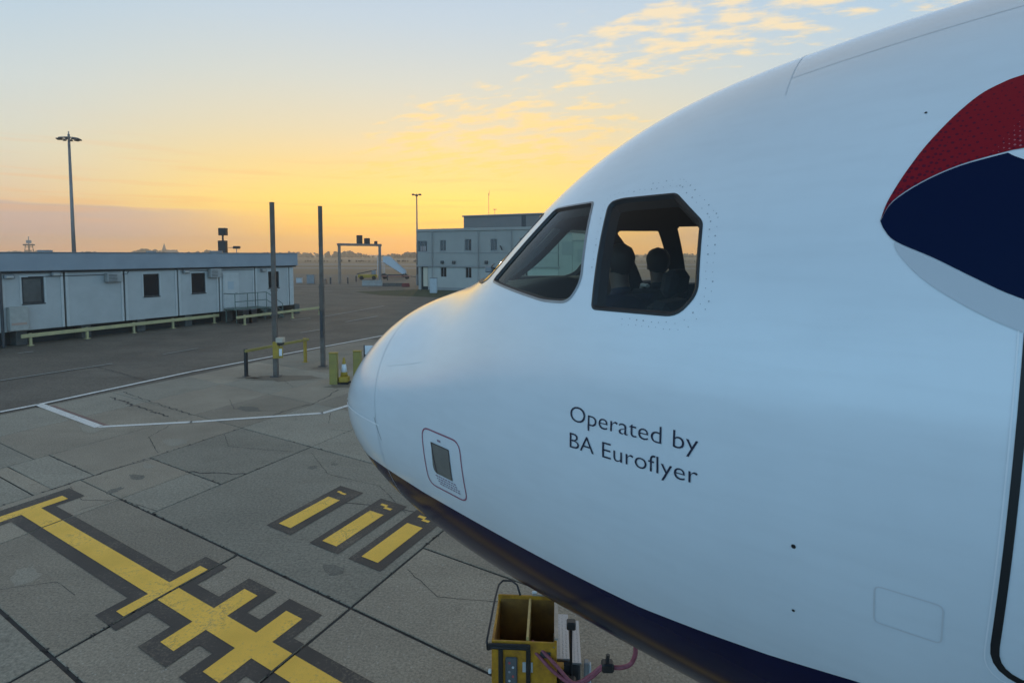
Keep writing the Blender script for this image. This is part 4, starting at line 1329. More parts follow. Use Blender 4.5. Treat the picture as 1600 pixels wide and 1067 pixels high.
FC = Facade(G(5, 543), G(458, 491))
cabin = empty('site_cabin', FC.A, FC.rz)
tag(cabin, 'long single storey grey site cabin with flat roof and dark windows', 'building')
ZR, ZF, ZW = 4.66, 3.74, .74
joints = [-6.5, 0.0] + [FC.u(x) for x in (99.5, 193, 277, 341.5, 397.5, 451)]
endu = FC.u(458)
holes_px = {1: [(34, 69, 433, 474)], 3: [(224, 249, 428, 463)], 4: [(299, 321, 426.5, 458)], 6: [(419, 436, 424, 450)]}
for i, (a, b) in enumerate(zip(joints, joints[1:])):
    hs = []
    for (x0, x1, y0, y1) in holes_px.get(i, []):
        ym = (y0 + y1) / 2; u0, u1 = FC.u(x0, ym), FC.u(x1, ym); z0 = FC.at((x0 + x1) / 2, y1)[1]; z1 = FC.at((x0 + x1) / 2, y0)[1]
        hs.append((u0, u1, z0, z1))
    m = MB(); wall_cells(m, a + .05, b - .05, ZW, ZF, hs, 0, .14)
    m.box(a + .05, a + .052, 0, .1, ZW, ZF); m.box(b - .052, b - .05, 0, .1, ZW, ZF)
    wp_ = m.build('wall_panel', cab_wall, cabin)
    for k, u in enumerate((a + .05, b - .19)):
        t = MB(); t.bevbox(u, u + .14, -.035, -.002, ZW, ZF, .008); t.build('panel_post', cab_trim, cabin)
    for h in hs: window(cabin, h, .02, black_metal, dim_pane if i == 1 else dark_pane, .09 if i == 1 else .06)
    if hs:
        h = hs[0]; t = MB()
        for q in ((h[0] - .09, h[0] - .004, h[2] - .09, h[3] + .09), (h[1] + .004, h[1] + .09, h[2] - .09, h[3] + .09), (h[0] - .004, h[1] + .004, h[3] + .004, h[3] + .09)): t.box(q[0], q[1], -.022, -.002, q[2], q[3])
        t.build('window_surround', cab_trim, cabin)
end = MB(); end.bevbox(joints[-1] + .05, endu, -.03, 3.0, ZW, ZF, .01); end.build('end_panel', cab_trim, cabin)
bk = MB(); bk.box(-6.45, endu - .1, .15, 6.0, ZW + .01, ZF); bk.build('cabin_core', cab_dark, cabin)
ro = MB(); ro.bevbox(-6.6, endu + .22, -.30, 6.3, ZF, ZR, .03); roof = ro.build('roof_fascia', cab_fascia, cabin)
ro = MB(); ro.bevbox(-6.63, endu + .25, -.34, 6.34, ZR, ZR + .05, .01); ro.build('roof_edge', mid_grey, roof)
ro = MB(); ro.box(-6.5, endu + .15, -.16, -.005, ZF - .10, ZF - .002); ro.build('gutter', cab_dark, roof)
pl = MB()
for k in range(9):
    u = -5.5 + k * 3.1; pl.bevbox(u, u + .5, .3, 5.5, -.02, ZW, .02)
pl.build('plinth_blocks', plinth_m, cabin)
uf = MB(); uf.box(-6.4, endu - .2, .9, 5.6, -.02, ZW - .02); uf.build('underfloor', cab_dark, cabin)
for x0, x1, y0, y1 in ((162, 186, 427, 441), (324, 341, 420, 434)):
    u0, u1 = FC.u(x0), FC.u(x1); z0, z1 = FC.at(x0, y1)[1], FC.at(x0, y0)[1]
    a = MB(); a.bevbox(u0, u1, -.36, -.04, z0, z1, .03); ao = a.build('air_conditioner', ac_m, cabin)
    s_ = MB()
    for k in range(5): z = z0 + (z1 - z0) * (.15 + .16 * k); s_.box(u0 + .06, u0 + (u1 - u0) * .62, -.375, -.355, z, z + .03)
    s_.build('grille', dark_grey, ao)
for x, y in ((12, 432), (85, 428), (289, 424), (410, 422)):
    u, z = FC.at(x, y); a = MB(); a.bevbox(u - .22, u + .22, -.20, -.04, z - .12, z + .10, .03); ao = a.build('bulkhead_lamp', mid_grey, cabin)
    a = MB(); a.bevbox(u - .16, u + .16, -.235, -.195, z - .09, z + .02, .02); a.build('lens', mat('lamp_lens', (.45, .42, .38), .3), ao)
dpx = MB(); dpx.tube([(-.02, -.10, .0), (-.02, -.10, ZF + .3)], .07, 8); dpx.build('downpipe', dark_grey, cabin)
# door and landing
u0, u1 = FC.u(349, 450), FC.u(371, 450); zt_ = FC.at(360, 428)[1]
dz_ = MB(); dz_.bevbox(u0, u1, -.075, -.03, .98, zt_, .01); dd = dz_.build('door', cab_trim, cabin)
dz_ = MB(); dz_.bevbox(u0 + .3, u1 - .35, -.085, -.07, 2.2, 2.75, .008); dz_.build('notice', mat('notice_grey', (.40, .44, .46), .6), dd)
dz_ = MB(); dz_.tube([(u1 - .12, -.08, 1.95), (u1 - .12, -.13, 1.95), (u1 - .28, -.13, 1.95)], .018, 6); dz_.build('handle', mid_grey, dd)
fr_ = MB()
for q in ((u0 - .08, u0 - .004, .98, zt_ + .08), (u1 + .004, u1 + .08, .98, zt_ + .08), (u0 - .004, u1 + .004, zt_ + .004, zt_ + .08)): fr_.box(q[0], q[1], -.06, -.04, q[2], q[3])
fr_.build('door_frame', cab_trim, cabin)
cbx = MB(); cbx.bevbox(FC.u(9, 495), FC.u(39, 495), -.38, -.04, .80, 1.98, .02); ca_ = cbx.build('electrical_cabinet', mat('beige_cabinet', (.42, .40, .36), .65, var=.2), cabin)
cbx = MB(); cbx.box(FC.u(9, 495) + .06, FC.u(39, 495) - .1, -.392, -.382, 1.08, 1.19); cbx.build('warning_strip', mat('warning_strip', (.42, .28, .22), .6), ca_)

# access steps with handrails in front of the cabin door
green_st = mat('green_steel', (.14, .19, .165), .6, var=.3, vscale=4)
su = empty('access_steps', FC.A + FC.e * u0, FC.rz)
Lw = FC.u(397, 460) - u0
m = MB(); m.bevbox(-.1, Lw, -1.25, -.10, .84, .92, .01)
for u in (0, Lw - .15):
    for y in (-1.2, -.2): m.tube([(u, y, -.02), (u, y, .86)], .035, 6)
m.build('landing', green_st, su)
for k in range(5):
    m = MB(); m.bevbox(Lw + .02 + k * .27, Lw + .30 + k * .27, -1.2, -.15, .72 - k * .17, .76 - k * .17, .006); m.build('step', green_st, su)
m = MB()
for y in (-1.24, -.12):
    m.add([(Lw, y, .9), (Lw + 1.5, y, -.02), (Lw + 1.5, y, .10), (Lw + .16, y, .92)], [(0, 1, 2, 3)]); m.add([(Lw, y - .03, .9), (Lw + 1.5, y - .03, -.02), (Lw + 1.5, y - .03, .10), (Lw + .16, y - .03, .92)], [(3, 2, 1, 0)])
m.build('stringer', green_st, su)
m = MB()
for z in (1.42, 1.95): m.tube([(-.1, -1.22, z), (Lw, -1.22, z), (Lw + 1.45, -1.22, z - .92)], .028, 6)
for u in (-.1, Lw * .36, Lw * .7, Lw): m.tube([(u, -1.22, .9), (u, -1.22, 1.95)], .028, 6)
m.tube([(Lw + 1.45, -1.22, 0), (Lw + 1.45, -1.22, 1.03)], .028, 6); m.tube([(-.1, -1.22, 1.95), (-.1, -.15, 1.95)], .028, 6)
m.build('handrail', green_st, su)
tag(su, 'green steel access steps with handrails at the cabin door', 'steps')
# bins under the landing
for k, u in enumerate((.15, .8)):
    b = empty('waste_bin', FC.A + FC.e * (u0 + u) + Vector((FC.e.y, -FC.e.x, 0)) * 1.7, FC.rz)
    m = MB(); m.prism([(-.22, -.25), (.22, -.25), (.22, .25), (-.22, .25)], -.02, .82); m.build('body', black_metal, b)
    m = MB(); m.bevbox(-.25, .25, -.28, .28, .82, .90, .02); m.build('lid', dark_grey, b)
    tag(b, ('black waste bin below the cabin landing, next to the rail end', 'black waste bin below the cabin landing, nearer the steps')[k], 'bin', 'bins at the cabin steps')

# two storey operations block
bl_wall = mat('block_render', (.36, .34, .31), .7, col2=(.31, .295, .27), vscale=.35)
bl_low = mat('block_lower_render', (.45, .43, .39), .7, col2=(.40, .38, .35), vscale=.3)
bl_up = mat('plant_room_cladding', (.21, .19, .18), .7, var=.12, vscale=.5)
bl_trim = mat('block_trim', (.27, .26, .25), .6)
A_ = G(653, 452); A_.z = 0
FB = Facade(A_, A_ + Vector((math.cos(R(-27)), math.sin(R(-27)), 0)) * 30)
block = empty('office_block', FB.A, FB.rz)
tag(block, 'two storey pale grey office block with dark windows and a plant room on top', 'building')
ZP = FB.at(690, 357.5)[1]; LB = FB.u(872, 380)
zc1, zc0 = FB.at(700, 417)[1], FB.at(700, 415)[1]
zmid = FB.at(720, 417)[1]
hu = []
for x0, x1, y0, y1 in ((687.5, 697, 375, 392.5), (726, 736.5, 373.5, 392), (766.5, 777, 373, 391.8), (812, 823, 372, 391.5)):
    hu.append((FB.u(x0, 385), FB.u(x1, 385), FB.at(x0, y1)[1], FB.at(x0, y0)[1]))
hl_ = []
for x0, x1, y0, y1 in ((687.5, 697, 417.5, 433), (726.5, 736, 417.5, 434.5), (770, 779, 417.5, 435), (815, 824, 417.5, 436)):
    hl_.append((FB.u(x0, 425), FB.u(x1, 425), FB.at(x0, y1)[1], zmid - .06))
cw = (0.02, FB.u(667.5, 385), FB.at(660, 393.5)[1], FB.at(660, 376)[1])
m = MB(); wall_cells(m, 0, LB, zmid + .18, ZP - .35, hu + [cw], 0, .18); m.build('upper_wall', bl_wall, block)
m = MB(); wall_cells(m, FB.u(668, 430), LB, -.05, zmid - .05, hl_, .12, .18); m.build('lower_wall', bl_low, block)
m = MB(); m.bevbox(-.15, LB + .2, -.10, .35, zmid - .05, zmid + .18, .02); m.build('string_course', bl_trim, block)
zs1 = FB.at(700, 394.5)[1]
m = MB(); m.bevbox(cw[1] + .05, LB + .1, -.06, .0, zs1 - .10, zs1, .015); m.build('sill_band', bl_trim, block)
m = MB(); m.bevbox(-.12, LB + .12, -.14, .4, ZP - .35, ZP, .03); m.build('parapet', bl_wall, block)
m = MB(); m.box(.2, LB, .30, 12, .0, ZP - .1); m.build('interior_mass', cab_dark, block)
m = MB(); m.box(-.02, .0, .02, 12, zmid - .05, ZP - .35); m.build('side_wall', bl_wall, block)
m = MB(); m.box(0, LB, .4, 12.2, ZP - .5, ZP - .36); m.build('roof', bl_up, block)
for h in hu: window(block, h, .02, bl_trim, dark_pane, .07, 1)
for h in hl_: window(block, h, .14, bl_trim, dark_pane, .07, 1, sill=False)
window(block, cw, .02, bl_trim, dark_pane, .07, 2)
bl_ = MB()
for k in range(3): bl_.box(cw[0] + .45 + k * .32, cw[0] + .62 + k * .32, .03, .05, cw[2] + .1, cw[2] + .75)
bl_.build('blind', mat('pink_blind', (.45, .36, .34), .7), block)
# open corner with pillar and pale doorway on the ground floor
m = MB(); m.bevbox(.05, .45, .05, .4, -.05, zmid - .05, .02); m.build('pillar', bl_wall, block)
ud0, ud1 = FB.u(659.5, 425), FB.u(666.5, 425)
m = MB(); m.bevbox(ud0, ud1, .26, .30, .4, zmid - .1, .01); m.build('doorway', mat('pale_doorway', (.62, .52, .40), .6), block)
for x, y in ((691.5, 410), (709.5, 410), (760.5, 410)):
    u, z = FB.at(x, y); m = MB(); m.bevbox(u - .2, u + .2, -.25, -.005, z - .2, z + .2, .03); m.build('wall_lamp', dark_grey, block)
uu, zz = FB.at(700, 446); m = MB(); m.bevbox(FB.u(670, 445), LB, .02, .11, -.05, .35, .01); m.build('plinth', bl_trim, block)
# plant room storey
up0, up1 = FB.u(724.5, 350), FB.u(864, 350); zup = FB.at(725, 337)[1]
m = MB(); m.bevbox(up0, up1, -.02, 9, ZP - .02, zup - .18, .02); pr_o = m.build('plant_room', bl_up, block)
m = MB(); m.bevbox(up0 - .15, up1 + .15, -.18, 9.15, zup - .18, zup, .03); m.build('plant_roof_edge', bl_trim, pr_o)
m = MB(); m.box(FB.u(815, 345), FB.u(822, 345), -.03, -.021, ZP, zup - .2); m.build('louvre', dark_grey, pr_o)
for x, y1, r_ in ((754.5, 300, .03), (764, 325, .025)):
    u = FB.u(x, 335); zt2 = FB.at(x, y1)[1]; m = MB(); m.tube([(u, 1.5, zup - .02), (u, 1.5, zt2)], r_, 6)
    if x > 760: m.tube([(u - .25, 1.5, zt2 - .1), (u + .25, 1.5, zt2 - .1)], .03, 6)
    else: m.tube([(u, 1.5, zt2 - .6), (u + .12, 1.5, zt2 + .3)], .02, 6)
    m.build('aerial', mid_grey, pr_o)
# lower annexe continuing behind the aircraft
for x0, x1, yt, nm in ((872.5, 894, 366, 'annexe'), (894.3, 926, 377, 'annexe_wing')):
    ua, ub = FB.u(x0, 385), FB.u(x1, 385); zt4 = FB.at(x0, yt)[1]
    m = MB(); m.bevbox(ua, ub, .05, 11, -.05, zt4, .03); an = m.build('annexe', bl_wall, block)
    m = MB(); m.bevbox(ua + .02, ub - .02, -.06, 11.1, zt4, zt4 + .14, .02); m.build('coping', bl_trim, an)
    for k in range(2):
        uw = ua + (ub - ua) * (.25 + .4 * k); m = MB(); m.bevbox(uw, uw + .7, .01, .045, zt4 - 2.4, zt4 - .9, .01); m.build('vent_panel', bl_trim, an)
# angled wall bracket
u, z = FB.at(783, 387); m = MB(); m.tube([(u - .1, -.05, z + .2), (u + .35, -.45, z - .25)], .08, 6); m.build('wall_bracket', dark_grey, block)


# downpipes and cable tray on the office block
for x in (676, 748, 800):
    u = FB.u(x, 400); m = MB(); m.tube([(u, -.16, .1), (u, -.16, ZP - .4)], .06, 6); m.build('downpipe', bl_trim, block)
# roof clutter on the cabin
for u, w, hh in ((3.2, .5, .12), (9.4, .35, .10), (14.1, .6, .14)):
    m = MB(); m.bevbox(u, u + w, 2.5, 3.1, ZR + .04, ZR + .05 + hh, .02); m.build('roof_vent', mid_grey, roof)
m = MB(); m.tube([(1.2, -.045, 3.45), (6.2, -.045, 3.45), (6.3, -.045, 3.6)], .018, 6); m.build('cable_run', dark_grey, cabin)
m = MB(); m.tube([(9.9, -.045, 3.52), (15.2, -.045, 3.52)], .018, 6); m.build('cable_run', dark_grey, cabin)
# ------------------------------------------------------------------ masts, gantry and far airfield things
galv = mat('galvanised_steel', (.24, .235, .235), .55, metal=.4, var=.2, vscale=.8)


def lamp_mast(px, D, top_py, label, heads, r0):
    b = AT(px, 400, D); b.z = 0; top = AT(px, top_py, D).z
    o = empty('floodlight_mast', b)
    m = MB(); m.tube([(0, 0, -.05), (0, 0, top * .5), (0, 0, top)], [r0, r0 * .75, r0 * .5], 12); m.build('column', galv, o, smooth=True)
    if heads > 3:
        m = MB(); rr = 1.3
        m.tube([(rr * math.cos(k * math.pi / 8), rr * math.sin(k * math.pi / 8) * .8, top - .55) for k in range(17)], .05, 6)
        for k in range(4): m.tube([(0, 0, top - .5), (rr * math.cos(k * math.pi / 2 + .4), rr * .8 * math.sin(k * math.pi / 2 + .4), top - .55)], .05, 6)
        m.tube([(0, 0, top), (0, 0, top + .4)], .08, 6)
        m.build('head_ring', galv, o)
        for k in range(heads):
            a = 2 * math.pi * k / heads; c = Vector((rr * 1.02 * math.cos(a), rr * .82 * math.sin(a), top - .72))
            m = MB(); m.bevbox(-.28, .28, -.2, .2, -.08, .08, .03, M=Matrix.Translation(c) @ Matrix.Rotation(a, 4, 'Z')); m.build('floodlight', dark_grey, o)
    else:
        m = MB(); m.tube([(-.6, 0, top - .15), (.6, 0, top - .15)], .05, 6); m.build('crossarm', galv, o)
        for k in range(heads):
            x = -.5 + k * .5; m = MB(); m.bevbox(x - .2, x + .2, -.3, .1, top - .25 - .12 * (k % 2), top - .02 - .12 * (k % 2), .04); m.build('floodlight', dark_grey, o)
    m = MB(); m.tube([(0, 0, -.02), (0, 0, 1.6)], r0 * 1.25, 12); m.build('base_sleeve', galv, o)
    tag(o, label, 'light mast', 'floodlight masts')


lamp_mast(116, 88, 210, 'tall floodlight mast with a ring of lamps behind the cabins', 10, .30)
lamp_mast(652, 92, 303, 'slim floodlight mast standing at the corner of the office block', 3, .17)

# signal mast with two dark boxes behind the cabin
D = 62; b = AT(349, 400, D); b.z = 0
o = empty('signal_mast', b); zA, zB, zC, zD = AT(349, 394, D).z, AT(349, 376, D).z, AT(349, 368, D).z, AT(349, 356.5, D).z
m = MB(); m.tube([(0, 0, -.03), (0, 0, zC + .1)], .10, 8); m.build('pole', black_metal, o)
m = MB(); m.bevbox(-.42, .36, -.25, .25, zA - .6, zB, .03); m.build('lower_box', black_metal, o)
m = MB(); m.bevbox(-.35, .42, -.25, .25, zC, zD, .03); m.build('upper_box', black_metal, o)
tag(o, 'dark signal mast with two boxes rising behind the cabin roof', 'mast')
b = AT(370, 400, D); b.z = 0; o = empty('roof_sensor', b); z = AT(370, 387, D).z
m = MB(); m.tube([(0, 0, -.03), (0, 0, z)], .04, 6); m.tube([(-.85, 0, z), (.2, 0, z)], .03, 6); m.build('bracket', mid_grey, o)
m = MB(); m.bevbox(-.3, .32, -.2, .2, z - .12, z + .15, .03); m.build('sensor_box', black_metal, o)
tag(o, 'small dark sensor box on a bracket behind the cabin roof', 'sensor')

# gantry
GL, GR_ = G(531, 443), G(594, 440)
go = empty('gantry', GL); d = GR_ - GL; Lg = d.length; go.rotation_euler = (0, 0, math.atan2(d.y, d.x)); hg = 6.0
gan = mat('gantry_steel', (.27, .22, .19), .7, var=.3, vscale=.7)
for u, m_ in ((0, gan), (Lg, galv)):
    m = MB(); m.bevbox(u - .17, u + .17, -.17, .17, -.03, hg, .02); m.build('leg', m_, go)
m = MB(); m.bevbox(-.3, Lg + .3, -.2, .2, hg - .02, hg + .38, .03); m.build('crossbeam', gan, go)
for u0_, u1_, z0_, z1_ in ((3.7, 4.6, .42, 1.75), (5.3, 6.2, .42, 1.3), (7.5, 7.85, .42, .85)):
    m = MB(); m.bevbox(u0_, u1_, -.25, .25, hg + z0_ - .04, hg + z1_, .03); m.build('signal_box', black_metal, go)
tag(go, 'brown goalpost gantry carrying dark boxes beyond the cabins', 'gantry')

# mobile passenger stairs beside the block
S0 = G(634, 433); Ds = S0.y
so = empty('passenger_stairs', S0); wmat = mat('stairs_white', (.55, .57, .60), .5, var=.1)
xl = AT(600, 433, Ds).x - S0.x; ht = AT(600, 409, Ds).z
m = MB()
for y in (-.8, .8):
    m.add([(0, y, .3), (xl, y, ht), (xl, y, ht + 1.1), (xl * .75, y, ht + 1.1), (0, y, 1.3)], [(0, 1, 2, 3, 4)]); m.add([(0, y - .05, .3), (xl, y - .05, ht), (xl, y - .05, ht + 1.1), (xl * .75, y - .05, ht + 1.1), (0, y - .05, 1.3)], [(4, 3, 2, 1, 0)])
m.build('side_panel', wmat, so)
for k in range(12):
    t = k / 11; m = MB(); m.box(xl * t - .2, xl * t + .2, -.78, .78, .25 + (ht - .35) * t, .33 + (ht - .35) * t); m.build('step', dark_grey, so)
m = MB(); m.bevbox(xl - 1.2, xl + .1, -.85, .85, ht - .1, ht + .02, .02)
for x in (xl, xl - 1.1):
    m.tube([(x, -.8, .3), (x, -.8, ht + 1.1)], .05, 6); m.tube([(x, .8, .3), (x, .8, ht + 1.1)], .05, 6)
m.build('platform', wmat, so)
m = MB(); m.bevbox(xl - .8, .4, -.7, .7, .35, .6, .03); m.build('chassis', dark_grey, so)
for x in (xl, -.3):
    for y in (-.75, .75):
        w = MB(); t_ = MB(); t_.lathe([(.2, -.1), (.38, -.1), (.4, 0), (.38, .1), (.2, .1)], 14); M_ = Matrix.Translation((x, y, .36)) @ Matrix.Rotation(R(90), 4, 'X'); w.add([M_ @ Vector(v) for v in t_.v], t_.f); w.build('wheel', rubber, so)
tag(so, 'white mobile passenger stairs parked left of the office block', 'stairs')

# yellow baggage loader
p = G(575, 437); lo = empty('belt_loader', p, R(8))
m = MB(); m.bevbox(-1.7, 1.7, -.8, .8, .35, .95, .06); m.build('chassis', yellow_paint, lo)
m = MB(); m.bevbox(-2.2, 1.4, -.35, .35, -.08, .08, .03, M=Matrix.Translation((.2, 0, 1.5)) @ Matrix.Rotation(R(-12), 4, 'Y')); m.build('belt', dark_grey, lo)
m = MB(); m.bevbox(.7, 1.5, -.75, .2, .95, 1.7, .05); m.build('cab', mid_grey, lo)
for x in (-1.1, 1.1):
    for y in (-.75, .75):
        w = MB(); t_ = MB(); t_.lathe([(.2, -.1), (.36, -.1), (.38, 0), (.36, .1), (.2, .1)], 14); M_ = Matrix.Translation((x, y, .36)) @ Matrix.Rotation(R(90), 4, 'X'); w.add([M_ @ Vector(v) for v in t_.v], t_.f); w.build('wheel', rubber, lo)
tag(lo, 'yellow belt loader parked behind the gantry leg', 'loader')


def cabinet(px, py, w, h, m_, label, name='equipment_cabinet', cat='cabinet', dpt=.6):
    o = empty(name, G(px, py)); m = MB(); m.bevbox(-w / 2, w / 2, -dpt / 2, dpt / 2, -.02, h, .03); m.build('housing', m_, o)
    m = MB(); m.bevbox(-w / 2 - .04, w / 2 + .04, -dpt / 2 - .04, dpt / 2 + .04, h, h + .06, .02); m.build('lid', mid_grey, o)
    m = MB(); m.bevbox(-w / 2 + .05, -.02, -dpt / 2 - .02, -dpt / 2 - .002, .1, h - .08, .01); m.build('door', m_, o)
    tag(o, label, cat); return o


cabinet(677.5, 457.5, .85, 1.75, light_grey, 'pale grey utility cabinet on the grass before the office block')
cabinet(486, 443, 1.2, 1.35, mid_grey, 'squat grey cabinet on the apron right of the cabin end')
cabinet(468, 442, .9, .8, light_grey, 'low pale cabinet just beyond the cabin end')
cabinet(507, 443, .7, .7, mat('rusty_brown', (.26, .17, .12), .7), 'small brown box on the apron left of the gantry')
cabinet(666, 449.5, 1.2, 1.3, mat('pale_stone', (.45, .40, .34), .7), 'pale beige cabinet at the corner of the office block')
for i, (px, py, lab) in enumerate(((516.5, 443.5, 'dark marker post just left of the gantry'), (543.5, 443, 'dark marker post inside the gantry near its left leg'), (556.5, 440, 'dark marker post left of the belt loader'), (605.5, 438, 'dark marker post right of the gantry'))):
    o = empty('marker_post', G(px, py)); m = MB(); m.tube([(0, 0, -.02), (0, 0, .95)], .12, 8); m.build('post', dark_grey, o); m = MB(); m.tube([(0, 0, .95), (0, 0, 1.02)], .14, 8); m.build('cap', mid_grey, o); tag(o, lab, 'post', 'dark marker posts')
for px0, px1, py, h, lab, m_ in ((566, 598, 446.5, .85, 'low pale concrete barrier block before the gantry', mat('barrier_concrete', (.36, .35, .33), .9, var=.15)), (598, 629, 447, .45, 'low dark kerb unit right of the concrete barrier', plinth_m)):
    a, b = G(px0, py), G(px1, py); o = empty('concrete_barrier', a); L_ = (b - a).length
    for k in range(3):
        u = L_ * k / 3
        mm = MB(); pr = [(-.3, 0), (.3, 0), (.3, .12), (.13, h * .5), (.10, h), (-.10, h), (-.13, h * .5), (-.3, .12)]; n = len(pr)
        mm.add([(u + .02, y, z - .02) for y, z in pr] + [(u + L_ / 3 - .02, y, z - .02) for y, z in pr], [tuple(range(n)), tuple(range(n, 2 * n))[::-1]] + [(i, i + n, (i + 1) % n + n, (i + 1) % n) for i in range(n)])
        mm.build('block', m_, o)
    tag(o, lab, 'barrier')
o = empty('red_barrier', G(634, 448)); m = MB(); m.bevbox(-.55, .55, -.2, .2, -.02, .35, .04); m.build('body', mat('red_plastic', (.22, .05, .05), .6), o); m = MB(); m.bevbox(-.5, .5, -.05, .05, .35, .5, .02); m.build('rail', mat('red_plastic', (.22, .05, .05), .6), o)
tag(o, 'small red plastic barrier near the grass verge', 'barrier')
o = empty('red_dolly', G(618, 436)); m = MB(); m.bevbox(-2.6, 2.8, -.7, .7, .45, .6, .03); m.build('deck', mat('dull_red', (.26, .11, .10), .7), o)
for x in (-2.0, 2.2):
    for y in (-.6, .6): w = MB(); w.tube([(x, y - .08, .28), (x, y + .08, .28)], .28, 12); w.build('wheel', rubber, o)
m = MB(); m.tube([(2.8, 0, .5), (4.0, 0, .35)], .05, 6); m.build('towbar', dark_grey, o)
tag(o, 'flat dull red baggage dolly below the passenger stairs', 'dolly')

# far lattice radar tower on the left, church spire, woods along the horizon
D = 420; b = AT(46, 400, D); b.z = 0; o = empty('radar_tower', b); zt3 = AT(46, 372, D).z
m = MB()
for sx_ in (-1, 1):
    for sy_ in (-1, 1): m.tube([(sx_ * 2.4, sy_ * 2.4, 0), (sx_ * 1.2, sy_ * 1.2, zt3 - 4)], .22, 5)
for k in range(5):
    z = 1 + k * (zt3 - 5) / 5; w_ = 2.4 - 1.2 * z / zt3; m.tube([(-w_, -w_, z), (w_, -w_, z)], .14, 4); m.tube([(-w_, w_, z), (w_, w_, z)], .14, 4)
m.build('lattice', dark_grey, o)
m = MB(); m.bevbox(-2.6, 2.6, -2.2, 2.2, zt3 - 5.2, zt3 - 4.2, .2); m.build('deck', dark_grey, o)
m = MB(); m.bevbox(-1.8, 1.8, -.3, .3, zt3 - 3.6, zt3 - 1.5, .2); m.tube([(0, 0, zt3 - 4), (0, 0, zt3 + 1)], .3, 6); m.build('antenna', mid_grey, o)
tag(o, 'distant lattice radar tower above the left end of the cabin roof', 'tower')
D = 950; b = AT(257, 400, D); b.z = 0; o = empty('church', b); zt3 = AT(257, 380, D).z
far_stone = mat('far_stone', (.13, .115, .11), .9)
m = MB(); m.box(-2.6, 2.6, -2.6, 2.6, 0, zt3 * .55); m.build('tower', far_stone, o)
m = MB(); m.lathe([(3.0, zt3 * .55), (.1, zt3)], 8); m.build('spire', far_stone, o)
m = MB(); m.add([(2.6, -4, 0), (20, -4, 0), (20, 4, 0), (2.6, 4, 0), (2.6, -4, 8), (20, -4, 8), (20, 4, 8), (2.6, 4, 8), (2.6, 0, 12), (20, 0, 12)], [(0, 1, 5, 4), (3, 7, 6, 2), (1, 2, 6, 9, 5), (0, 4, 8, 7, 3), (4, 5, 9, 8), (7, 8, 9, 6)]); m.build('nave', far_stone, o)
tag(o, 'distant church spire on the horizon above the cabin roof', 'church')
leaf = mat('far_foliage', (.050, .048, .036), .95, var=.4, vscale=.05)


def woods(name, spec, label):
    mb = MB(); rnd = random.Random(11)
    ico = bmesh.new(); bmesh.ops.create_icosphere(ico, subdivisions=1, radius=1); ico.verts.index_update()
    base = [v.co.copy() for v in ico.verts]; fcs = [[v.index for v in f.verts] for f in ico.faces]; ico.free()
    for (x0, x1, D0, D1, h0, h1, n) in spec:
        for k in range(n):
            D_ = rnd.uniform(D0, D1); px = rnd.uniform(x0, x1); x = (px - 800) / FOC * D_
            h = rnd.uniform(h0, h1) * (.75 + .35 * math.sin(px * .045) * math.sin(px * .017 + 1)); r = h * rnd.uniform(.35, .6)
            for j in range(3):
                c = Vector((x + rnd.uniform(-.7, .7) * r, D_ + rnd.uniform(-1, 1) * r, h * (.25 + .25 * j))); rr = r * (1 - .22 * j)
                mb.add([c + Vector((v.x * rr * rnd.uniform(.7, 1.2), v.y * rr, v.z * rr * .8 * rnd.uniform(.7, 1.25))) for v in base], fcs)
    o = mb.build(name, leaf); tag(o, label, 'woods', kind='stuff')


woods('distant_woods', [(-500, 2100, 900, 1150, 7, 13, 900), (120, 420, 820, 900, 9, 14, 90), (-300, 60, 850, 950, 5, 8, 100), (600, 700, 850, 900, 7, 11, 30)], 'hazy line of bare woods along the far horizon')
woods('far_hedge', [(-400, 2000, 396, 404, 1.0, 1.7, 700)], 'dark low hedge across the far airfield')

# haze over the airfield
hz = MB(); hz.box(-1700, 1700, -150, 1400, -1.2, 42)
hzo = hz.build('haze', [])
hm = bpy.data.materials.new('haze'); hm.use_nodes = True
nt = hm.node_tree; nt.nodes.remove(nt.nodes['Principled BSDF'])
pv = nt.nodes.new('ShaderNodeVolumePrincipled'); pv.inputs['Color'].default_value = (1.0, .86, .70, 1); pv.inputs['Density'].default_value = .0006; pv.inputs['Density Attribute'].default_value = ''; hm.cycles.homogeneous_volume = True; pv.inputs['Anisotropy'].default_value = .35
nt.links.new(pv.outputs[0], nt.nodes['Material Output'].inputs['Volume'])
hzo.data.materials.append(hm)
tag(hzo, 'thin warm evening haze over the airfield', 'haze', kind='stuff')

# ------------------------------------------------------------------ yellow ground power cart and cables under the nose
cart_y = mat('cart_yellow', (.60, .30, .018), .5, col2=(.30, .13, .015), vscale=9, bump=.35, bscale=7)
cart_i = mat('cart_inside', (.34, .17, .03), .7, col2=(.16, .08, .02), vscale=5)


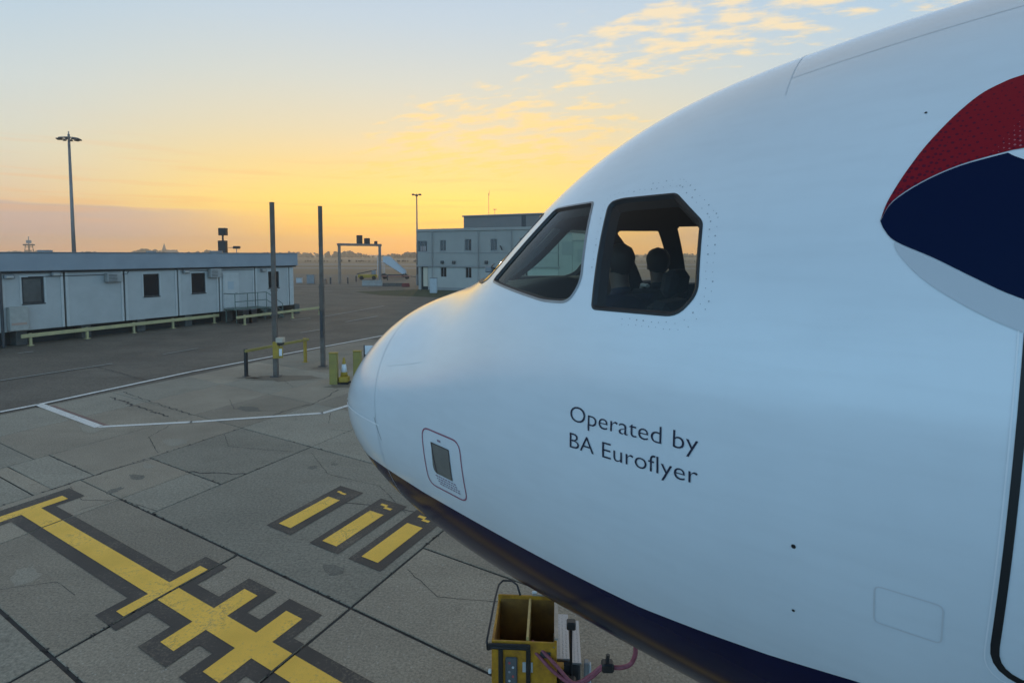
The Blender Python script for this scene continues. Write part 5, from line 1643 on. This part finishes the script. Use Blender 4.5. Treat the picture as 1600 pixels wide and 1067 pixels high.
def chequer():
    m = bpy.data.materials.new('chequer_plate'); m.use_nodes = True
    nt = m.node_tree; N, L = nt.nodes, nt.links; b = N['Principled BSDF']
    b.inputs['Base Color'].default_value = (.42, .43, .45, 1); b.inputs['Metallic'].default_value = .75; b.inputs['Roughness'].default_value = .38
    tc = N.new('ShaderNodeTexCoord'); w = N.new('ShaderNodeTexBrick'); w.inputs['Scale'].default_value = 26; L.new(tc.outputs['Object'], w.inputs[0])
    mp = N.new('ShaderNodeMapping'); mp.inputs['Rotation'].default_value = (0, 0, R(45)); L.new(tc.outputs['Object'], mp.inputs[0])
    c = N.new('ShaderNodeTexChecker'); c.inputs['Scale'].default_value = 40; L.new(mp.outputs[0], c.inputs[0])
    bp = N.new('ShaderNodeBump'); bp.inputs['Strength'].default_value = 1.0; bp.inputs['Distance'].default_value = .008; L.new(c.outputs['Fac'], bp.inputs['Height']); L.new(bp.outputs[0], b.inputs['Normal'])
    return m


cheq = chequer()
CH = .86
c0, c1, c2 = G(768, 1000, CH), G(833, 1000, CH), G(800, 930, CH)
cart = empty('power_cart', (c0.x, c0.y, 0), R(-4))
Wd = 1.04 * (G(866, 1000, CH).x - c0.x); Dp = .92 * (c2.y - c0.y); T = .022
xm = (G(824, 1000, CH).x - c0.x)
m = MB()   # bin walls
m.bevbox(0, Wd, 0, T, .16, CH, .006); m.bevbox(0, Wd, Dp - T, Dp, .16, CH + .06, .006); m.bevbox(0, T, T, Dp - T, .16, CH, .006); m.bevbox(Wd - T, Wd, T, Dp - T, .16, CH + .03, .006)
m.build('body', cart_y, cart)
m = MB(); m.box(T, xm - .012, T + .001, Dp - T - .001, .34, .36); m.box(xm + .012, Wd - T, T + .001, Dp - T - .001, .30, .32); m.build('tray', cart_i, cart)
m = MB(); m.bevbox(xm - .012, xm + .012, T, Dp - T, .2, CH + .035, .004); m.build('divider', mat('cart_edge', (.58, .42, .16), .55, var=.25, vscale=9), cart)
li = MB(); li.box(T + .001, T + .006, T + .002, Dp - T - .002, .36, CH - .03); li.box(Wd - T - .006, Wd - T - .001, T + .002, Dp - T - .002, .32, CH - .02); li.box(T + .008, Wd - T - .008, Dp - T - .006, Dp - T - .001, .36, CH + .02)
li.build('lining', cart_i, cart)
rm = MB()
for q in ((Wd - T - .004, Wd + .012, -.006, Dp, CH + .031, CH + .05), (xm + .02, Wd, Dp - T - .004, Dp + .008, CH + .061, CH + .075)): rm.bevbox(*q, .003)
rm.build('worn_rim', mat('worn_rim', (.42, .38, .33), .5, metal=.3, var=.3, vscale=12), cart)
m = MB(); m.bevbox(-.03, xm + .03, -.035, -.004, CH - .07, CH - .015, .008)
for x in (.09, xm + .01): m.bevbox(x - .022, x + .022, -.03, -.004, .1, CH - .07, .006)
m.build('strap', black_metal, cart)
m = MB(); m.bevbox(.135, .135 + .115, -.022, -.004, CH - .42, CH - .15, .012); pn = m.build('socket_panel', mat('socket_panel', (.11, .115, .12), .5), cart)
for k, (cc) in enumerate(((.5, .08, .09), (.6, .6, .62), (.3, .3, .33), (.55, .1, .1), (.6, .6, .62))):
    m = MB(); M_ = Matrix.Translation((.175 + .035 * (k % 2), -.024, CH - .20 - .045 * k)) @ Matrix.Rotation(R(90), 4, 'X'); t_ = MB(); t_.lathe([(.010, -.004), (.012, .004)], 10); m.add([M_ @ Vector(v) for v in t_.v], t_.f); m.build('button', mat('button_%d' % k, cc, .4), pn)
# push handle: loop of black tube rising over the near bin
m = MB()
hp = [(-.035, -.02, CH - .08), (-.045, -.01, CH + .0), (-.04, .05, CH + .02), (-.02, Dp * .75, CH + .10), (.0, Dp + .05, CH + .13), (.04, Dp + .12, CH + .14), (.14, Dp + .12, CH + .14), (.20, Dp + .06, CH + .13), (.24, Dp - .02, CH + .06)]
m.tube(hp, .011, 8); m.tube([(-.035, -.02, CH - .08), (.02, -.03, CH - .05), (xm, -.03, CH - .05)], .012, 8); m.build('handle', black_metal, cart, smooth=True)
m = MB(); m.bevbox(0, Wd, 0, Dp, .14, .16, .004); m.build('floor_pan', dark_grey, cart)
for x in (.06, Wd - .06):
    for y in (.1, Dp - .1):
        w = MB(); M_ = Matrix.Translation((x, y, .08)) @ Matrix.Rotation(R(90), 4, 'Y'); t_ = MB(); t_.lathe([(.03, -.025), (.08, -.022), (.08, .022), (.03, .025)], 14); w.add([M_ @ Vector(v) for v in t_.v], t_.f); w.build('wheel', rubber, cart)
lt = MB(); lt.bevbox(Wd * .58, Wd * .66, Dp - .008, Dp + .012, CH + .076, CH + .10, .006); lt.build('reflector', white_plastic, cart)
lt = MB(); lt.bevbox(-.03, -.002, -.03, .0, CH - .32, CH - .28, .006); lt.build('reflector', white_plastic, cart)
tag(cart, 'yellow two compartment power cart with a black handle under the nose', 'cart')
cl = MB(); cl.tube([(Wd - .10, Dp * .35, .46), (Wd - .10, Dp * .35, .52), (Wd - .08, Dp * .32, .44), (Wd - .06, Dp * .28, .36)], .014, 6); clo = cl.build('loose_strap', white_plastic, None)
clo.location = cart.location; clo.rotation_euler = cart.rotation_euler; tag(clo, 'short white strap lying inside the right compartment of the yellow cart', 'strap')

# towing tractor deck beside the cart: chequer plate, mast lever, battery box
DK = .52
d0 = G(864, 1028, DK); dk = empty('tow_unit', (d0.x, d0.y, 0), R(-4))
wd = G(912, 1028, DK).x - d0.x; dd_ = G(880, 958, DK).y - d0.y
m = MB(); m.bevbox(0, wd * .54, 0, dd_, DK - .02, DK, .004); m.build('chequer_deck', cheq, dk)
m = MB(); m.bevbox(wd * .62, wd * .92, -.01, dd_ * .92, DK - .05, DK - .03, .004); m.build('chequer_deck', cheq, dk)
m = MB(); m.bevbox(.01, wd * .9, .02, dd_ * .95, .14, DK - .06, .02); m.build('chassis', dark_grey, dk)
m = MB(); m.tube([(wd * .58, -.05, .25), (wd * .58, -.02, DK + .34)], .014, 8); m.bevbox(wd * .58 - .045, wd * .58 + .045, -.06, .03, DK + .33, DK + .41, .012); m.build('lever', black_metal, dk)
m = MB(); m.bevbox(wd * .16, wd * .74, -.34, -.08, .1, .42, .02); m.build('battery_box', black_metal, dk)
m = MB(); m.bevbox(.0, wd * .35, -.10, -.02, DK - .05, DK - .015, .006); m.build('yellow_edge', cart_y, dk)
m = MB(); m.bevbox(wd * .98, wd * 1.12, -.20, -.12, -.01, .62, .008); m.bevbox(wd * 1.12, wd * 1.20, -.19, -.13, -.01, .60, .008, mi=1); m.build('side_post', [mid_grey, light_grey], dk)
for x in (.05, wd * .85):
    for y in (.1, dd_ - .1):
        w = MB(); M_ = Matrix.Translation((x, y, .10)) @ Matrix.Rotation(R(90), 4, 'Y'); t_ = MB(); t_.lathe([(.04, -.035), (.10, -.03), (.10, .03), (.04, .035)], 16); w.add([M_ @ Vector(v) for v in t_.v], t_.f); w.build('wheel', rubber, dk)
tag(dk, 'tow unit with chequer plate deck and black lever beside the yellow cart', 'tractor')

# raised tread lozenges on both chequer plates, and latches, labels and bolts on the cart
tr = MB()
for (xa, xb, ya, yb, z) in ((.01, wd * .54 - .01, .01, dd_ - .01, DK), (wd * .62 + .01, wd * .92 - .01, .0, dd_ * .92 - .01, DK - .03)):
    ny = int((yb - ya) / .032); nx_ = int((xb - xa) / .032)
    for iy in range(ny):
        for ix in range(nx_):
            cx = xa + (ix + .5) * (xb - xa) / nx_; cy = ya + (iy + .5) * (yb - ya) / ny; s = 1 if (ix + iy) % 2 else -1
            u_ = Vector((.012, .012 * s, 0)); w_ = Vector((-.004 * s, .004, 0)); c_ = Vector((cx, cy, z + .0005))
            tr.add([c_ + u_, c_ + w_, c_ - u_, c_ - w_, c_ + Vector((0, 0, .004))], [(0, 1, 4), (1, 2, 4), (2, 3, 4), (3, 0, 4)])
tro = tr.build('tread_pattern', light_grey, dk); tro['kind'] = 'stuff'
for z in (CH - .12, CH - .46):
    m = MB(); m.bevbox(Wd - .16, Wd - .06, -.012, -.002, z - .03, z + .03, .004); m.build('latch', dark_grey, cart)
m = MB(); m.bevbox(.30, .40, -.008, -.002, CH - .30, CH - .20, .002); m.build('label_plate', light_grey, cart)
for x in (.03, Wd - .03):
    for z in (CH - .04, CH - .55):
        m = MB(); M_ = Matrix.Translation((x, -.004, z)) @ Matrix.Rotation(R(90), 4, 'X'); t_ = MB(); t_.lathe([(.008, -.003), (.006, .004)], 6); m.add([M_ @ Vector(v) for v in t_.v], t_.f); m.build('bolt', mid_grey, cart)

# power cables: pink pair sagging from the cart, connector and tail up to the belly
cable = mat('pink_cable', (.36, .10, .13), .55, col2=(.22, .055, .08), vscale=18)


def smooth_path(P, n=8):
    P = [Vector(p) for p in P]; out = []
    for i in range(len(P) - 1):
        a, b, c, d = P[max(i - 1, 0)], P[i], P[i + 1], P[min(i + 2, len(P) - 1)]
        for k in range(n):
            t = k / n; out.append(.5 * ((2 * b) + (c - a) * t + (2 * a - 5 * b + 4 * c - d) * t * t + (3 * b - a - 3 * c + d) * t ** 3))
    return out + [P[-1]]


def K(px, py, Y): return AT(px, py, Y)


bel = SF(3.02, R(-66)); wb = Vector((NX + bel.x * ca - bel.y * sa, NY + bel.x * sa + bel.y * ca, bel.z))
for k, dx in enumerate((0, 9)):
    co_c = empty('power_cable', K(826 + dx, 1003, 5.72))
    base = co_c.location
    P = [K(822 + dx, 1006 - .5 * dx, 5.75), K(836 + dx, 1018 - .5 * dx, 5.66), K(862 + dx, 1046 - .5 * dx, 5.55), K(886 + dx * .6, 1064, 5.48), K(905, 1068 - dx * .3, 5.46), K(924, 1058 - dx * .5, 5.44), K(940, 1044 - dx * .4, 5.42), K(950, 1041 - dx * .2, 5.42)]
    m = MB(); m.tube([p - base for p in smooth_path(P)], .017, 8); m.build('sheath', cable, co_c, smooth=True)
    tag(co_c, ('pink power cable from the yellow cart, lower strand of the pair', 'pink power cable from the yellow cart, upper strand of the pair')[k], 'cable', 'pink power cables')
cn = empty('cable_connector', K(950, 1040, 5.42)); base = cn.location.copy()
m = MB(); m.bevbox(-.06, .05, -.05, .05, -.045, .045, .015); m.tube([(-.01, 0, .03), (.0, 0, .11)], .018, 8); m.build('plug', black_metal, cn)
P = [K(954, 1042, 5.42), K(972, 1042, 5.40), K(985, 1037, 5.38), K(992, 1024, 5.36), K(993, 1010, 5.34), K(992, 996, 5.32)]
m = MB(); m.tube([p - base for p in smooth_path(P)], .021, 8); m.build('tail', cable, cn, smooth=True)
tag(cn, 'black cable connector with a pink tail plugged into the belly', 'connector')
